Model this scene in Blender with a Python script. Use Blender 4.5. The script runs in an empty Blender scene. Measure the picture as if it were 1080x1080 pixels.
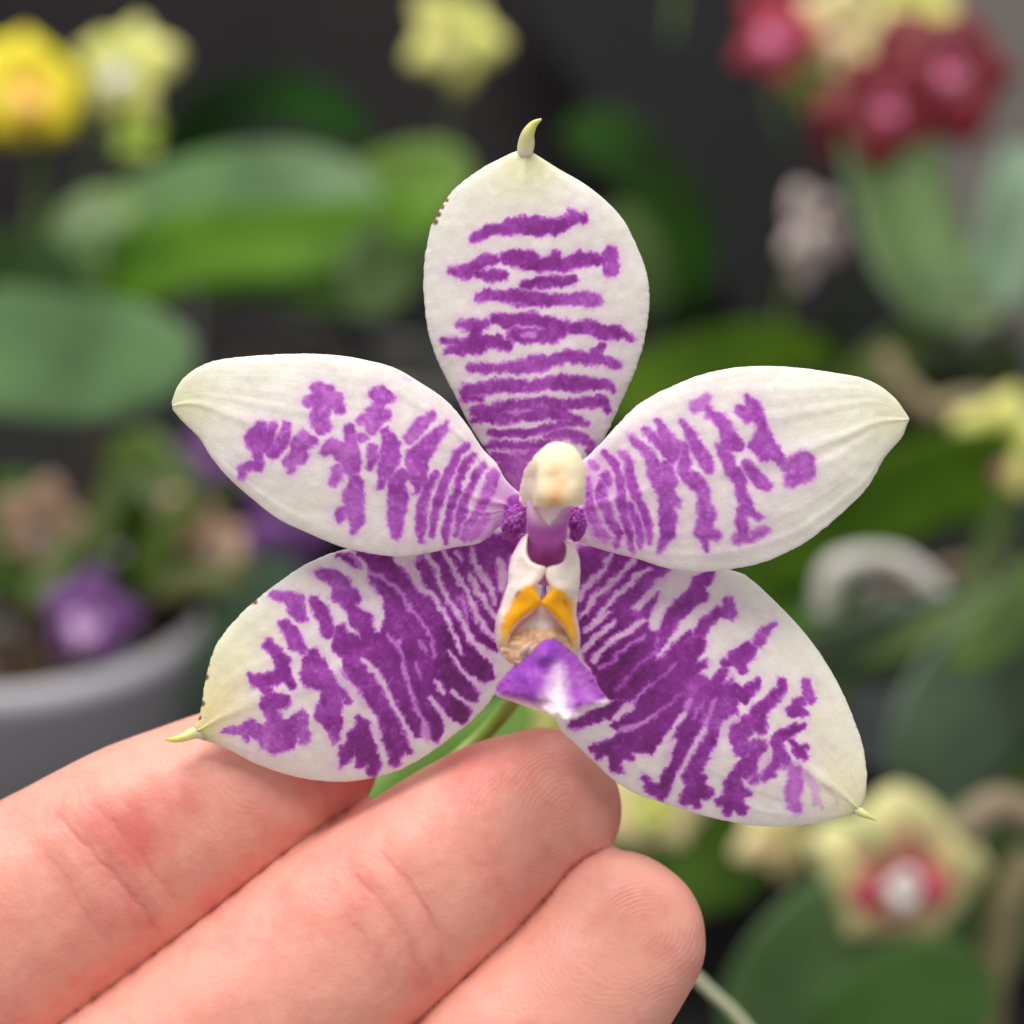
import bpy, math, random
import numpy as np
from mathutils import Vector, Matrix
random.seed(7); rng = np.random.default_rng(11)
scene = bpy.context.scene; COL = scene.collection
D = 0.15            # camera distance to the flower (m)
S = 8.0e-5          # metres per photo pixel at the flower's distance
def P(px, py, Y=0.0):
    k = S*(D+Y)/D
    return np.array([(px-540.0)*k, Y, (540.0-py)*k])
def lin(c):
    c = np.asarray(c, float)/255.0
    return np.where(c <= .04045, c/12.92, ((c+.055)/1.055)**2.4)
def rgba(c): return tuple(lin(c))+(1.0,)

# ------------------------------------------------------------ noise
def vnoise(x, y, seed=0):
    x = np.asarray(x, float); y = np.asarray(y, float)
    xi = np.floor(x).astype(np.int64); yi = np.floor(y).astype(np.int64)
    fx = x-xi; fy = y-yi; fx = fx*fx*(3-2*fx); fy = fy*fy*(3-2*fy)
    def h(a, b):
        n = (a*374761393 + b*668265263 + seed*974634777) & 0xffffffff
        n = ((n ^ (n >> 13))*1274126177) & 0xffffffff
        n = n ^ (n >> 16)
        return (n & 0xffff)/32767.5-1.0
    return (h(xi, yi)*(1-fx)+h(xi+1, yi)*fx)*(1-fy)+(h(xi, yi+1)*(1-fx)+h(xi+1, yi+1)*fx)*fy
def smooth(e0, e1, x):
    t = np.clip((x-e0)/(e1-e0), 0, 1); return t*t*(3-2*t)
def spline(pts, n):
    """Catmull-Rom through pts (any dimension), n samples evenly by length"""
    p = np.asarray(pts, float)
    if len(p) == 2: p = np.vstack([p[0], p.mean(0), p[1]])
    q = np.vstack([2*p[0]-p[1], p, 2*p[-1]-p[-2]])
    out = []
    for i in range(1, len(q)-2):
        t = np.linspace(0, 1, 24, endpoint=False)[:, None]
        a, b, c, d = q[i-1], q[i], q[i+1], q[i+2]
        out.append(.5*((2*b)+(-a+c)*t+(2*a-5*b+4*c-d)*t**2+(-a+3*b-3*c+d)*t**3))
    out.append(p[-1][None]); o = np.vstack(out)
    l = np.concatenate([[0], np.cumsum(np.linalg.norm(np.diff(o[:, :2], axis=0), axis=1))])
    if l[-1] <= 0: l = np.linspace(0, 1, len(o))
    u = np.linspace(0, l[-1], n)
    return np.stack([np.interp(u, l, o[:, k]) for k in range(o.shape[1])], 1)

# ------------------------------------------------------------ distance fields
def sd_stroke(x, y, pts):
    d = np.full(x.shape, 1e9)
    if len(pts) == 1: pts = [pts[0], pts[0]]
    for (ax, ay, ar), (bx, by, br) in zip(pts[:-1], pts[1:]):
        vx, vy = bx-ax, by-ay; L = vx*vx+vy*vy+1e-9
        t = np.clip(((x-ax)*vx+(y-ay)*vy)/L, 0, 1)
        d = np.minimum(d, np.hypot(x-ax-t*vx, y-ay-t*vy)-(ar+(br-ar)*t))
    return d
def sd_poly(x, y, pts):
    d = np.full(x.shape, 1e9); ins = np.zeros(x.shape, bool); n = len(pts)
    for i in range(n):
        ax, ay = pts[i]; bx, by = pts[(i+1) % n]
        vx, vy = bx-ax, by-ay; t = np.clip(((x-ax)*vx+(y-ay)*vy)/(vx*vx+vy*vy+1e-9), 0, 1)
        d = np.minimum(d, np.hypot(x-ax-t*vx, y-ay-t*vy))
        c = ((ay > y) != (by > y)) & (x < (bx-ax)*(y-ay)/(by-ay+1e-12)+ax)
        ins ^= c
    return np.where(ins, -d, d)
def parse(spec):
    out = []
    for (ox, oy, k), txt in spec:
        for ln in txt.strip().splitlines():
            w = ln.split()
            if not w: continue
            poly = w[0] == 'P'
            if poly: w = w[1:]
            I = float(w[0]); pts = []
            for q in w[1:]:
                v = [float(z) for z in q.split(',')]
                if poly: pts.append((ox+v[0]*k, oy+v[1]*k))
                else: pts.append((ox+v[0]*k, oy+v[1]*k, v[2]*k))
            out.append((poly, I, pts))
    return out
def pigment(x, y, spec, warp=1.4, soft=2.7, seed=0, base=0.0):
    wx = x+warp*(vnoise(x/6.5, y/6.5, seed+1)+.7*vnoise(x/2.9, y/2.9, seed+2)+.35*vnoise(x/1.6, y/1.6, seed+5))
    wy = y+warp*(vnoise(x/6.5, y/6.5, seed+3)+.7*vnoise(x/2.9, y/2.9, seed+4)+.35*vnoise(x/1.6, y/1.6, seed+6))
    cov = np.zeros(x.shape); I_ = np.full(x.shape, .6); dm = np.full(x.shape, 1e3)
    for poly, I, pts in parse(spec):
        d = sd_poly(wx, wy, pts) if poly else sd_stroke(wx, wy, pts)
        if I < .32:                                   # pale lines and gaps
            d = d-(.35 if I <= .13 else .1); a = smooth(soft*1.1, -soft*.9, d); lo = 0.0 if I <= .13 else I*1.7
            cov = cov*(1-a)+np.minimum(cov, lo)*a
            if I > .13: cov = np.maximum(cov, a*I*1.1)
            continue
        if not poly: d = d-.9
        sf = soft*(1.5 if I < .5 else 1.0)
        a = smooth(sf, -sf, d); b = smooth(8, -7, d)
        if poly and I > .9: a = a*0; b = smooth(16, -16, d)
        else: dm = np.minimum(dm, d)
        cov = np.maximum(cov, a); I_ = I_*(1-b)+I*b
    I_ = I_+.10*(1-2*np.abs(np.clip(dm/7, -1, 0)+.35))*0
    g = .01+.075*np.exp(-np.clip(dm, 0, 99)/4.0)+.05*np.exp(-np.clip(dm, 0, 99)/16.0)+.10*np.exp(-np.hypot(x-575, y-590)/70.0)
    return g+(I_-g)*cov
RK = [0, .12, .35, .55, .75, .9, 1.05]
RC = lin([(244,238,223), (230,200,224), (202,122,210), (172,78,184), (144,44,150), (126,32,128), (98,16,96)])
def ramp(p): return np.stack([np.interp(p, RK, RC[:, k]) for k in range(3)], -1)

# ------------------------------------------------------------ mesh + object helpers
def mesh_grid(name, V, quads, attrs=None, smooth_=True):
    me = bpy.data.meshes.new(name)
    V = np.asarray(V, np.float32); quads = np.asarray(quads, np.int32)
    me.vertices.add(len(V)); me.vertices.foreach_set('co', V.ravel())
    me.loops.add(quads.size); me.loops.foreach_set('vertex_index', quads.ravel())
    me.polygons.add(len(quads))
    me.polygons.foreach_set('loop_start', np.arange(0, quads.size, 4, dtype=np.int32))
    me.polygons.foreach_set('use_smooth', np.full(len(quads), smooth_))
    me.update(calc_edges=True); me.validate()
    for k, a in (attrs or {}).items():
        if a.ndim == 2 and a.shape[1] == 3 and k == 'Col':
            at = me.attributes.new('Col', 'FLOAT_COLOR', 'POINT')
            at.data.foreach_set('color', np.hstack([a, np.ones((len(a), 1))]).astype(np.float32).ravel())
        elif a.ndim == 2:
            at = me.attributes.new(k, 'FLOAT_VECTOR', 'POINT'); at.data.foreach_set('vector', a.astype(np.float32).ravel())
        else:
            at = me.attributes.new(k, 'FLOAT', 'POINT'); at.data.foreach_set('value', a.astype(np.float32).ravel())
    return me
def obj(name, me, mat, parent=None):
    o = bpy.data.objects.new(name, me); COL.objects.link(o)
    if mat is not None and not me.materials: me.materials.append(mat)
    if parent is not None: o.parent = parent; o.matrix_parent_inverse = Matrix.Translation(-parent.location)
    return o
def empty(name, loc, label, cat, group=None):
    o = bpy.data.objects.new(name, None); COL.objects.link(o); o.location = Vector(loc)
    o.empty_display_size = .01
    return tag(o, label, cat, group)
def tag(o, label=None, cat=None, group=None, kind=None):
    if label: o['label'] = label
    if cat: o['category'] = cat
    if group: o['group'] = group
    if kind: o['kind'] = kind
    return o
def gridq(nu, nv, off=0, flip=False):
    i, j = np.meshgrid(np.arange(nu-1), np.arange(nv-1), indexing='ij')
    a = i*nv+j+off; q = np.stack([a, a+1, a+nv+1, a+nv], -1).reshape(-1, 4)
    return q[:, ::-1] if flip else q
def shell(front, back):
    """closed sheet from two (nu,nv,3) grids"""
    nu, nv = front.shape[:2]; n = nu*nv
    V = np.vstack([front.reshape(-1, 3), back.reshape(-1, 3)])
    Q = [gridq(nu, nv, 0), gridq(nu, nv, n, True)]
    i = np.arange(nu-1)
    for j, fl in ((0, 0), (nv-1, 1)):
        a = i*nv+j; q = np.stack([a, a+nv, a+nv+n, a+n], -1); Q.append(q[:, ::-1] if fl else q)
    j = np.arange(nv-1)
    for i_, fl in ((0, 1), (nu-1, 0)):
        a = i_*nv+j; q = np.stack([a, a+1, a+1+n, a+n], -1); Q.append(q[:, ::-1] if fl else q)
    return V, np.vstack(Q)
def tube(pts, rad, seg=20, flat=None, close=True):
    """pts (n,3), rad (n,) or (n,2) with 2nd = radius along Y-ish; returns verts, quads"""
    pts = np.asarray(pts, float); n = len(pts)
    rad = np.asarray(rad, float); rad = np.stack([rad, rad], 1) if rad.ndim == 1 else rad
    T = np.gradient(pts, axis=0); T /= np.linalg.norm(T, axis=1)[:, None]+1e-12
    up = np.array([0, 1.0, 0])
    A = np.cross(T, up); bad = np.linalg.norm(A, axis=1) < 1e-3; A[bad] = [1, 0, 0]
    A /= np.linalg.norm(A, axis=1)[:, None]; B = np.cross(A, T)
    th = np.linspace(0, 2*math.pi, seg, endpoint=False)
    e = 2.0/(flat or 2.0)
    c = np.sign(np.cos(th))*np.abs(np.cos(th))**e; s = np.sign(np.sin(th))*np.abs(np.sin(th))**e
    V = pts[:, None]+A[:, None]*(rad[:, 0, None]*c)[..., None]+B[:, None]*(rad[:, 1, None]*s)[..., None]
    i, j = np.meshgrid(np.arange(n-1), np.arange(seg), indexing='ij')
    a = i*seg+j; b = i*seg+(j+1) % seg
    Q = np.stack([a, b, b+seg, a+seg], -1).reshape(-1, 4)
    V = V.reshape(-1, 3)
    if close:
        m = len(V); V = np.vstack([V, pts[0], pts[-1]])
        j = np.arange(seg); jj = (j+1) % seg
        h = np.arange(0, seg, 2)
        Q = np.vstack([Q, np.stack([np.full(len(h), m), (h+2) % seg, (h+1) % seg, h], -1),
                       np.stack([np.full(len(h), m+1), (n-1)*seg+h, (n-1)*seg+(h+1) % seg, (n-1)*seg+(h+2) % seg], -1)])
    return V, Q
def merge(parts):
    V, Q, o = [], [], 0
    for v, q in parts: V.append(v); Q.append(np.asarray(q)+o); o += len(v)
    return np.vstack(V), np.vstack(Q)

# ------------------------------------------------------------ materials
def nodes(name):
    m = bpy.data.materials.new(name); m.use_nodes = True
    nt = m.node_tree; b = nt.nodes['Principled BSDF']; return m, nt, b
def N(nt, t, **kw):
    n = nt.nodes.new(t)
    for k, v in kw.items():
        if k in n.inputs: n.inputs[k].default_value = v
        else: setattr(n, k, v)
    return n
def mathn(nt, op, a, b=None, c=None):
    n = nt.nodes.new('ShaderNodeMath'); n.operation = op
    for i, v in enumerate((a, b, c)):
        if v is None: continue
        if isinstance(v, (int, float)): n.inputs[i].default_value = v
        else: nt.links.new(v, n.inputs[i])
    return n.outputs[0]
def simple(name, color, rough=.5, var=.25, scale=60, spec=.5, sss=0, bump=.0, trans=0, sheen=0, col2=None, vein=False):
    """colour with noise variation towards col2 (or a darker tone)"""
    m, nt, b = nodes(name); L = nt.links.new
    tc = N(nt, 'ShaderNodeTexCoord'); no = N(nt, 'ShaderNodeTexNoise', Scale=scale, Detail=5.0)
    L(tc.outputs['Object'], no.inputs['Vector'])
    mx = N(nt, 'ShaderNodeMix', data_type='RGBA'); c = np.array(rgba(color)); c2 = np.array(rgba(col2)) if col2 else np.append(c[:3]*(1-var), 1)
    mx.inputs['A'].default_value = c; mx.inputs['B'].default_value = c2
    rp = N(nt, 'ShaderNodeMapRange'); rp.inputs['From Min'].default_value = .35; rp.inputs['From Max'].default_value = .65
    L(no.outputs['Fac'], rp.inputs['Value']); L(rp.outputs[0], mx.inputs['Factor']); L(mx.outputs['Result'], b.inputs['Base Color'])
    b.inputs['Roughness'].default_value = rough; b.inputs['Specular IOR Level'].default_value = spec
    if sss: b.inputs['Subsurface Weight'].default_value = sss; b.inputs['Subsurface Radius'].default_value = (1, .8, .6); b.inputs['Subsurface Scale'].default_value = .002
    if trans: b.inputs['Transmission Weight'].default_value = trans
    if bump:
        bp = N(nt, 'ShaderNodeBump', Strength=bump, Distance=.001); L(no.outputs['Fac'], bp.inputs['Height']); L(bp.outputs[0], b.inputs['Normal'])
    return m
def attr_mat(name, rough=.45, sss=.25, mottle=.12, veins=.3, scale=.001, spec=.35, grain=.25, mscale=900.0):
    m, nt, b = nodes(name); L = nt.links.new
    at = N(nt, 'ShaderNodeAttribute', attribute_name='Col'); tc = N(nt, 'ShaderNodeTexCoord')
    n1 = N(nt, 'ShaderNodeTexNoise', Scale=mscale, Detail=4.0, Roughness=.65); L(tc.outputs['Object'], n1.inputs['Vector'])
    n2 = N(nt, 'ShaderNodeTexNoise', Scale=4200.0, Detail=2.0); L(tc.outputs['Object'], n2.inputs['Vector'])
    k = mathn(nt, 'MULTIPLY_ADD', n1.outputs['Fac'], 2*mottle, 1-mottle)
    k2 = mathn(nt, 'MULTIPLY_ADD', n2.outputs['Fac'], mottle, -mottle*.5); k = mathn(nt, 'ADD', k, k2)
    uv = N(nt, 'ShaderNodeAttribute', attribute_name='st')
    mp = N(nt, 'ShaderNodeMapping'); mp.inputs['Scale'].default_value = (16, 1.6, 1)
    L(uv.outputs['Vector'], mp.inputs['Vector'])
    n3 = N(nt, 'ShaderNodeTexNoise', Scale=1.0, Detail=3.0, Roughness=.6); L(mp.outputs[0], n3.inputs['Vector'])
    k3 = mathn(nt, 'MULTIPLY_ADD', n3.outputs['Fac'], .10*veins, -.05*veins); k = mathn(nt, 'ADD', k, k3)
    sc = N(nt, 'ShaderNodeVectorMath', operation='SCALE'); L(at.outputs['Color'], sc.inputs[0]); L(k, sc.inputs['Scale'])
    L(sc.outputs[0], b.inputs['Base Color'])
    b.inputs['Roughness'].default_value = rough; b.inputs['Specular IOR Level'].default_value = spec
    b.inputs['Subsurface Weight'].default_value = sss; b.inputs['Subsurface Radius'].default_value = (1, .75, .7); b.inputs['Subsurface Scale'].default_value = scale
    b.inputs['Sheen Weight'].default_value = .08
    h = mathn(nt, 'MULTIPLY', n3.outputs['Fac'], veins); h2 = mathn(nt, 'MULTIPLY', n2.outputs['Fac'], grain)
    h = mathn(nt, 'ADD', h, h2); h3 = mathn(nt, 'MULTIPLY', n1.outputs['Fac'], .25); h = mathn(nt, 'ADD', h, h3)
    bp = N(nt, 'ShaderNodeBump', Strength=.45, Distance=.00020); L(h, bp.inputs['Height']); L(bp.outputs[0], b.inputs['Normal'])
    return m

# ------------------------------------------------------------ the pigment of the five tepals, drawn in 216 px crops of 1080 units
K = .2
DORSAL = [((455,210,K), """
.75 235,205,26 300,170,30 370,158,28 420,145,44 520,135,44 600,140,44 660,150,38 720,110,28 760,95,28 800,105,22
.7 735,62,10 765,95,25
.7 115,375,24 165,385,36 230,350,28 300,315,28 340,325,15
.78 390,310,32 450,315,42 520,325,48 570,350,36 640,335,36 700,348,32 780,315,38 850,315,28 920,320,24
.6 945,290,38 945,370,38
.75 655,285,14 650,330,25
.72 245,400,20 320,402,30 385,405,18
.8 485,450,18 560,440,28 660,430,28 750,425,18
.58 250,520,20 310,505,26
.72 310,505,26 400,510,26 480,520,42 560,530,38 650,530,30 720,530,28
.52 720,530,28 800,520,36 860,530,34
.62 150,662,20 210,665,24 280,660,20
.7 240,665,22 230,710,32
.78 330,630,26 390,650,34 480,630,28 540,630,30 600,650,26 670,660,26 740,680,30 830,680,34 900,700,36 980,705,30 1060,742,12
.78 440,715,34 520,715,36 600,715,38 640,720,40 690,690,30
.75 65,748,11 130,755,20 200,750,24 260,755,28 350,750,34 400,775,26
.75 85,797,11 160,790,28 260,780,28
.7 205,893,18 300,890,24 400,890,24 480,885,34 560,870,40 640,850,26 700,835,34 780,835,24 850,840,34 900,845,24
.58 900,845,20 980,875,20
.65 895,775,16 870,800,22 860,830,28
.7 180,1010,24 260,1000,26 350,985,34 440,990,30 540,985,26 620,970,34 720,970,40 820,975,34 930,980,24 960,1012,10
.7 165,1020,18 175,1062,13
.7 200,1050,16 265,1052,13
.2 480,715,14 540,712,16
"""), ((455,340,K), """
.35 430,850,90 520,800,90
.7 215,522,11 300,500,26
.68 230,470,24 320,460,28 400,440,26 500,425,18 600,415,18 680,440,26 760,430,26 840,420,28 910,420,24 935,470,13
.64 300,500,24 400,505,26 500,492,22 600,482,26 700,492,22 820,530,12
.6 420,468,14 560,455,20 700,465,22
.2 420,472,7 520,462,8
.66 310,585,14 400,585,18 500,590,16 600,565,18 680,540,18 740,530,12
.64 275,665,13 340,640,18 430,655,20 520,655,20 620,640,20
.62 620,600,12 720,590,24 800,610,28 850,640,16 830,690,10
.62 340,700,14 380,720,18 470,700,20 540,690,30
.5 390,765,36 480,735,46 560,720,50
.2 430,690,8 500,678,9
""")]
PET_L = [((235,390,K), """
.52 100,562,15 110,520,24 150,505,22 190,510,24
.56 185,480,24 190,430,30
.58 175,350,50 200,300,27 200,400,42 165,370,42
.55 262,290,18 245,370,20 260,440,27
.57 335,300,22 320,370,34 290,420,24 270,450,20
.5 420,350,28 460,375,26 400,400,36 400,450,46 350,490,28 360,520,20
.5 400,380,30 480,375,16
.5 490,95,22 560,110,28 530,150,58 590,160,44 610,205,28
.5 530,150,50 460,165,28
.5 520,220,42 510,270,48 520,320,24
.48 520,270,40 548,300,26
.53 835,135,46 880,150,28
.53 835,135,40 800,128,24
.52 830,180,28 800,235,48 790,290,40 790,320,20
.52 800,250,40 735,262,26
.52 800,250,40 860,240,30
.53 670,310,26 675,380,30 670,450,54 680,520,42
.5 640,440,50 575,400,36 530,430,20
.5 610,530,30 585,600,18
.5 735,360,26
.56 795,420,24 792,470,28 775,512,14
.55 700,600,38 690,660,54 690,740,46 710,800,32 690,850,14
.5 620,765,30 655,740,24
.57 860,330,20 890,400,44 880,480,50 850,550,34 830,612,12
"""), ((390,390,K), """
.22 700,640,60 670,740,60 620,850,60
.12 560,560,60 480,800,90 330,800,60
.52 335,235,14 280,280,32 210,360,24
.55 410,285,7 360,340,26 300,400,42 250,470,56 250,580,48 230,640,18
.54 180,560,36 140,590,38 150,680,48 140,780,38 135,870,22
.13 200,600,8 225,640,14
.6 350,545,16 300,620,18 275,720,24 270,820,24 270,905,10
.62 520,395,9 460,450,17 430,520,21 390,600,24 355,690,21 340,780,18 325,872,10
.64 550,450,7 500,500,17 470,580,17 460,650,14 430,680,20 420,770,18 400,860,18 400,908,8
.62 600,500,9 560,560,19 530,630,17 490,700,21 480,780,21 455,870,11
.5 650,560,28 620,650,27 590,720,23 540,790,21 510,860,20 500,890,18
.36 620,770,14 560,850,23 530,890,14
.2 185,40,10 215,50,8
.55 760,700,40 760,830,60
.55 700,880,30 640,900,18
""")]
PET_R = [((600,390,K), """
.2 100,560,60 110,700,60 160,850,50
.14 200,500,70 250,700,100 280,860,70
.42 130,505,22
.55 190,560,24 205,600,17
.55 165,600,18 170,670,28 205,740,21 220,800,21 265,860,17 250,930,11
.45 100,580,14 105,680,18 120,760,24 160,850,24 200,890,18
.6 185,440,11 240,500,19 275,580,20 275,680,21 290,770,19 320,860,17 330,950,9
.42 280,440,14 320,490,20
.58 320,500,20 325,570,24 345,650,21 385,720,19 410,800,17 425,910,9
.6 320,715,14 350,790,17 375,860,15 375,935,7
.4 330,360,13 370,395,20
.6 380,400,23 430,460,26 455,560,36 500,620,46 540,690,38 582,712,12
.6 510,510,26 540,600,28
.62 510,700,34 520,780,44 520,860,38 500,910,24 478,962,7
.55 400,310,13 460,370,24 520,430,34 545,470,24
.55 470,270,9 510,340,28 555,400,34 555,460,27
.55 600,270,11 640,340,28 670,400,30 710,470,36 740,520,26
.6 610,400,16 620,470,28 595,540,24 660,580,38 710,640,30 710,700,24 730,760,44 710,850,43
.58 710,850,40 775,870,28
.6 715,900,20 725,952,8
.13 640,440,8 655,480,8
"""), ((700,390,K), """
.4 165,200,24 215,170,26 232,150,16
.45 222,180,14 245,235,18
.55 240,230,16 300,260,28 330,300,30 350,380,46 400,400,26
.55 300,410,22 330,460,30 350,520,34 400,570,30 410,650,24 430,720,40 410,790,30 420,850,24
.55 440,740,30 500,780,14
.42 400,890,26 450,880,26 530,850,20
.53 440,500,24 480,560,30 545,615,26
.56 400,210,24 440,250,28 480,210,36 440,150,14
.56 480,220,30 510,265,24 520,310,18
.55 520,330,30 530,360,48 480,400,26 530,450,34
.55 540,380,40 590,440,34 620,480,24
.45 650,510,30 700,520,58 730,490,58 750,540,46 670,580,32
""")]
SEP_L = [((350,560,K), """
P .78 170,105 300,150 370,200 450,150 520,110 860,20 1060,20 1060,100 940,130 930,260 880,420 860,560 880,640 850,700 860,780 800,820 775,890 740,950 700,1000 640,1000 600,970 590,1060 560,1110 510,1100 480,1060 470,1090 400,1090 360,1060 250,960 230,880 200,860 150,700 20,620 20,540 150,560 250,530 290,480 290,380 200,240
P .93 600,480 700,440 860,480 890,650 850,780 780,880 700,1000 620,960 540,850 520,700 560,580
"""), ((200,570,K), """
.5 440,290,20 500,300,28
.62 500,305,26 560,320,42 560,360,42 600,410,20
.68 655,320,26 690,370,38 720,430,36 730,490,26
.62 690,180,26 740,190,36 790,220,42 830,290,42 890,300,28
.6 790,220,30 770,300,26 800,300,30
.76 800,300,28 850,350,32 890,410,50 950,400,22
.76 890,410,45 930,470,38 940,510,38
.7 500,450,28 540,490,38 560,540,42 590,570,26
.7 415,545,26 450,590,30 490,640,34 500,700,36 540,772,10
.72 310,715,11 360,745,32 430,730,38 490,710,34
.68 400,780,28
.62 430,850,46 490,850,34
.62 400,870,24 440,930,38 450,1000,56 520,1000,54 590,920,22
.6 590,930,22 600,1040,30
.6 450,1010,50 500,1050,56 440,1090,30
.5 180,1010,9 260,1000,21 330,970,21
.52 330,980,24 350,1000,38 400,1030,38
.5 290,1010,20 305,1050,14
.5 380,1050,20 390,1085,12
.8 650,600,34 640,650,46 690,650,40
.66 640,720,54 720,740,56 780,730,46 820,790,38 840,840,18
.66 740,800,40 750,860,58 740,920,60 770,980,50 770,1040,26
.64 700,890,32 690,920,30
.72 800,480,32 800,560,46 850,550,56
.7 870,640,64 900,700,58 930,760,56 950,830,54 1000,850,56 1030,880,46
.9 785,80,13 840,95,26 880,130,18
.85 890,60,11 960,100,33 1020,110,43 1060,150,38
.72 950,190,11 1000,230,33 1050,280,38 1070,360,38 1070,430,38
"""), ((220,640,K), """
.8 790,600,18 830,650,48 780,700,56 830,740,60
.8 740,740,40 720,790,32 700,832,12
.85 830,740,50 870,820,36 860,860,26
.85 800,780,30 800,825,20
.82 940,600,46 960,680,56 990,750,44 980,810,26
.8 1030,700,28 1060,765,10
"""), ((350,720,K), """
.88 560,80,50 560,200,42 550,285,20
.84 430,100,40 430,200,38 440,270,22
.95 650,130,50 690,185,22
"""), ((350,560,K), """
.1 380,150,26 430,220,24 470,310,20 520,330,12 580,410,12 620,490,12 650,560,11 690,650,8
.1 510,130,15 550,200,13 575,290,13 620,370,13 670,450,14 710,530,16 760,600,20 820,650,25 890,700,30 880,750,20
.1 590,110,14 640,190,13 680,270,13 730,360,15 760,440,15 800,510,13 850,550,11
.12 660,110,11 690,160,8
.1 735,240,14 760,310,16 800,360,15 830,420,13 870,460,13
.1 740,90,10 750,180,13 800,240,18 840,310,15 860,390,11
.1 890,170,24 900,230,24 895,310,14
.16 190,220,9 260,240,11 330,290,13 380,350,13 420,420,11 480,480,8 530,580,8 540,660,9
.12 620,630,8 660,700,10 720,770,13 800,830,25 880,800,25
.1 640,850,13 700,900,15 770,930,20
.12 550,790,11 590,850,13
.1 520,880,10 570,940,15 610,1010,18 640,1070,25
.16 680,350,11 710,420,8 715,490,7
.16 290,550,8 350,590,9 380,680,9 390,770,11 430,870,11 440,930,11 490,1010,16 500,1100,25
.1 160,680,11 230,740,20 270,810,15 310,880,15 350,960,13 400,1060,16 440,1130,20
.2 460,580,8 500,640,8
.08 30,160,18 120,220,28 200,330,44 230,410,36 240,490,13
.1 -60,610,18 0,700,17 60,790,22 120,860,28 180,950,22 220,1010,18 240,1080,13 255,1160,13 280,1230,18
.1 100,960,22 70,1050,15 50,1120,13
.16 100,130,9 160,200,11
.2 440,700,6 470,780,7
""")]
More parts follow.
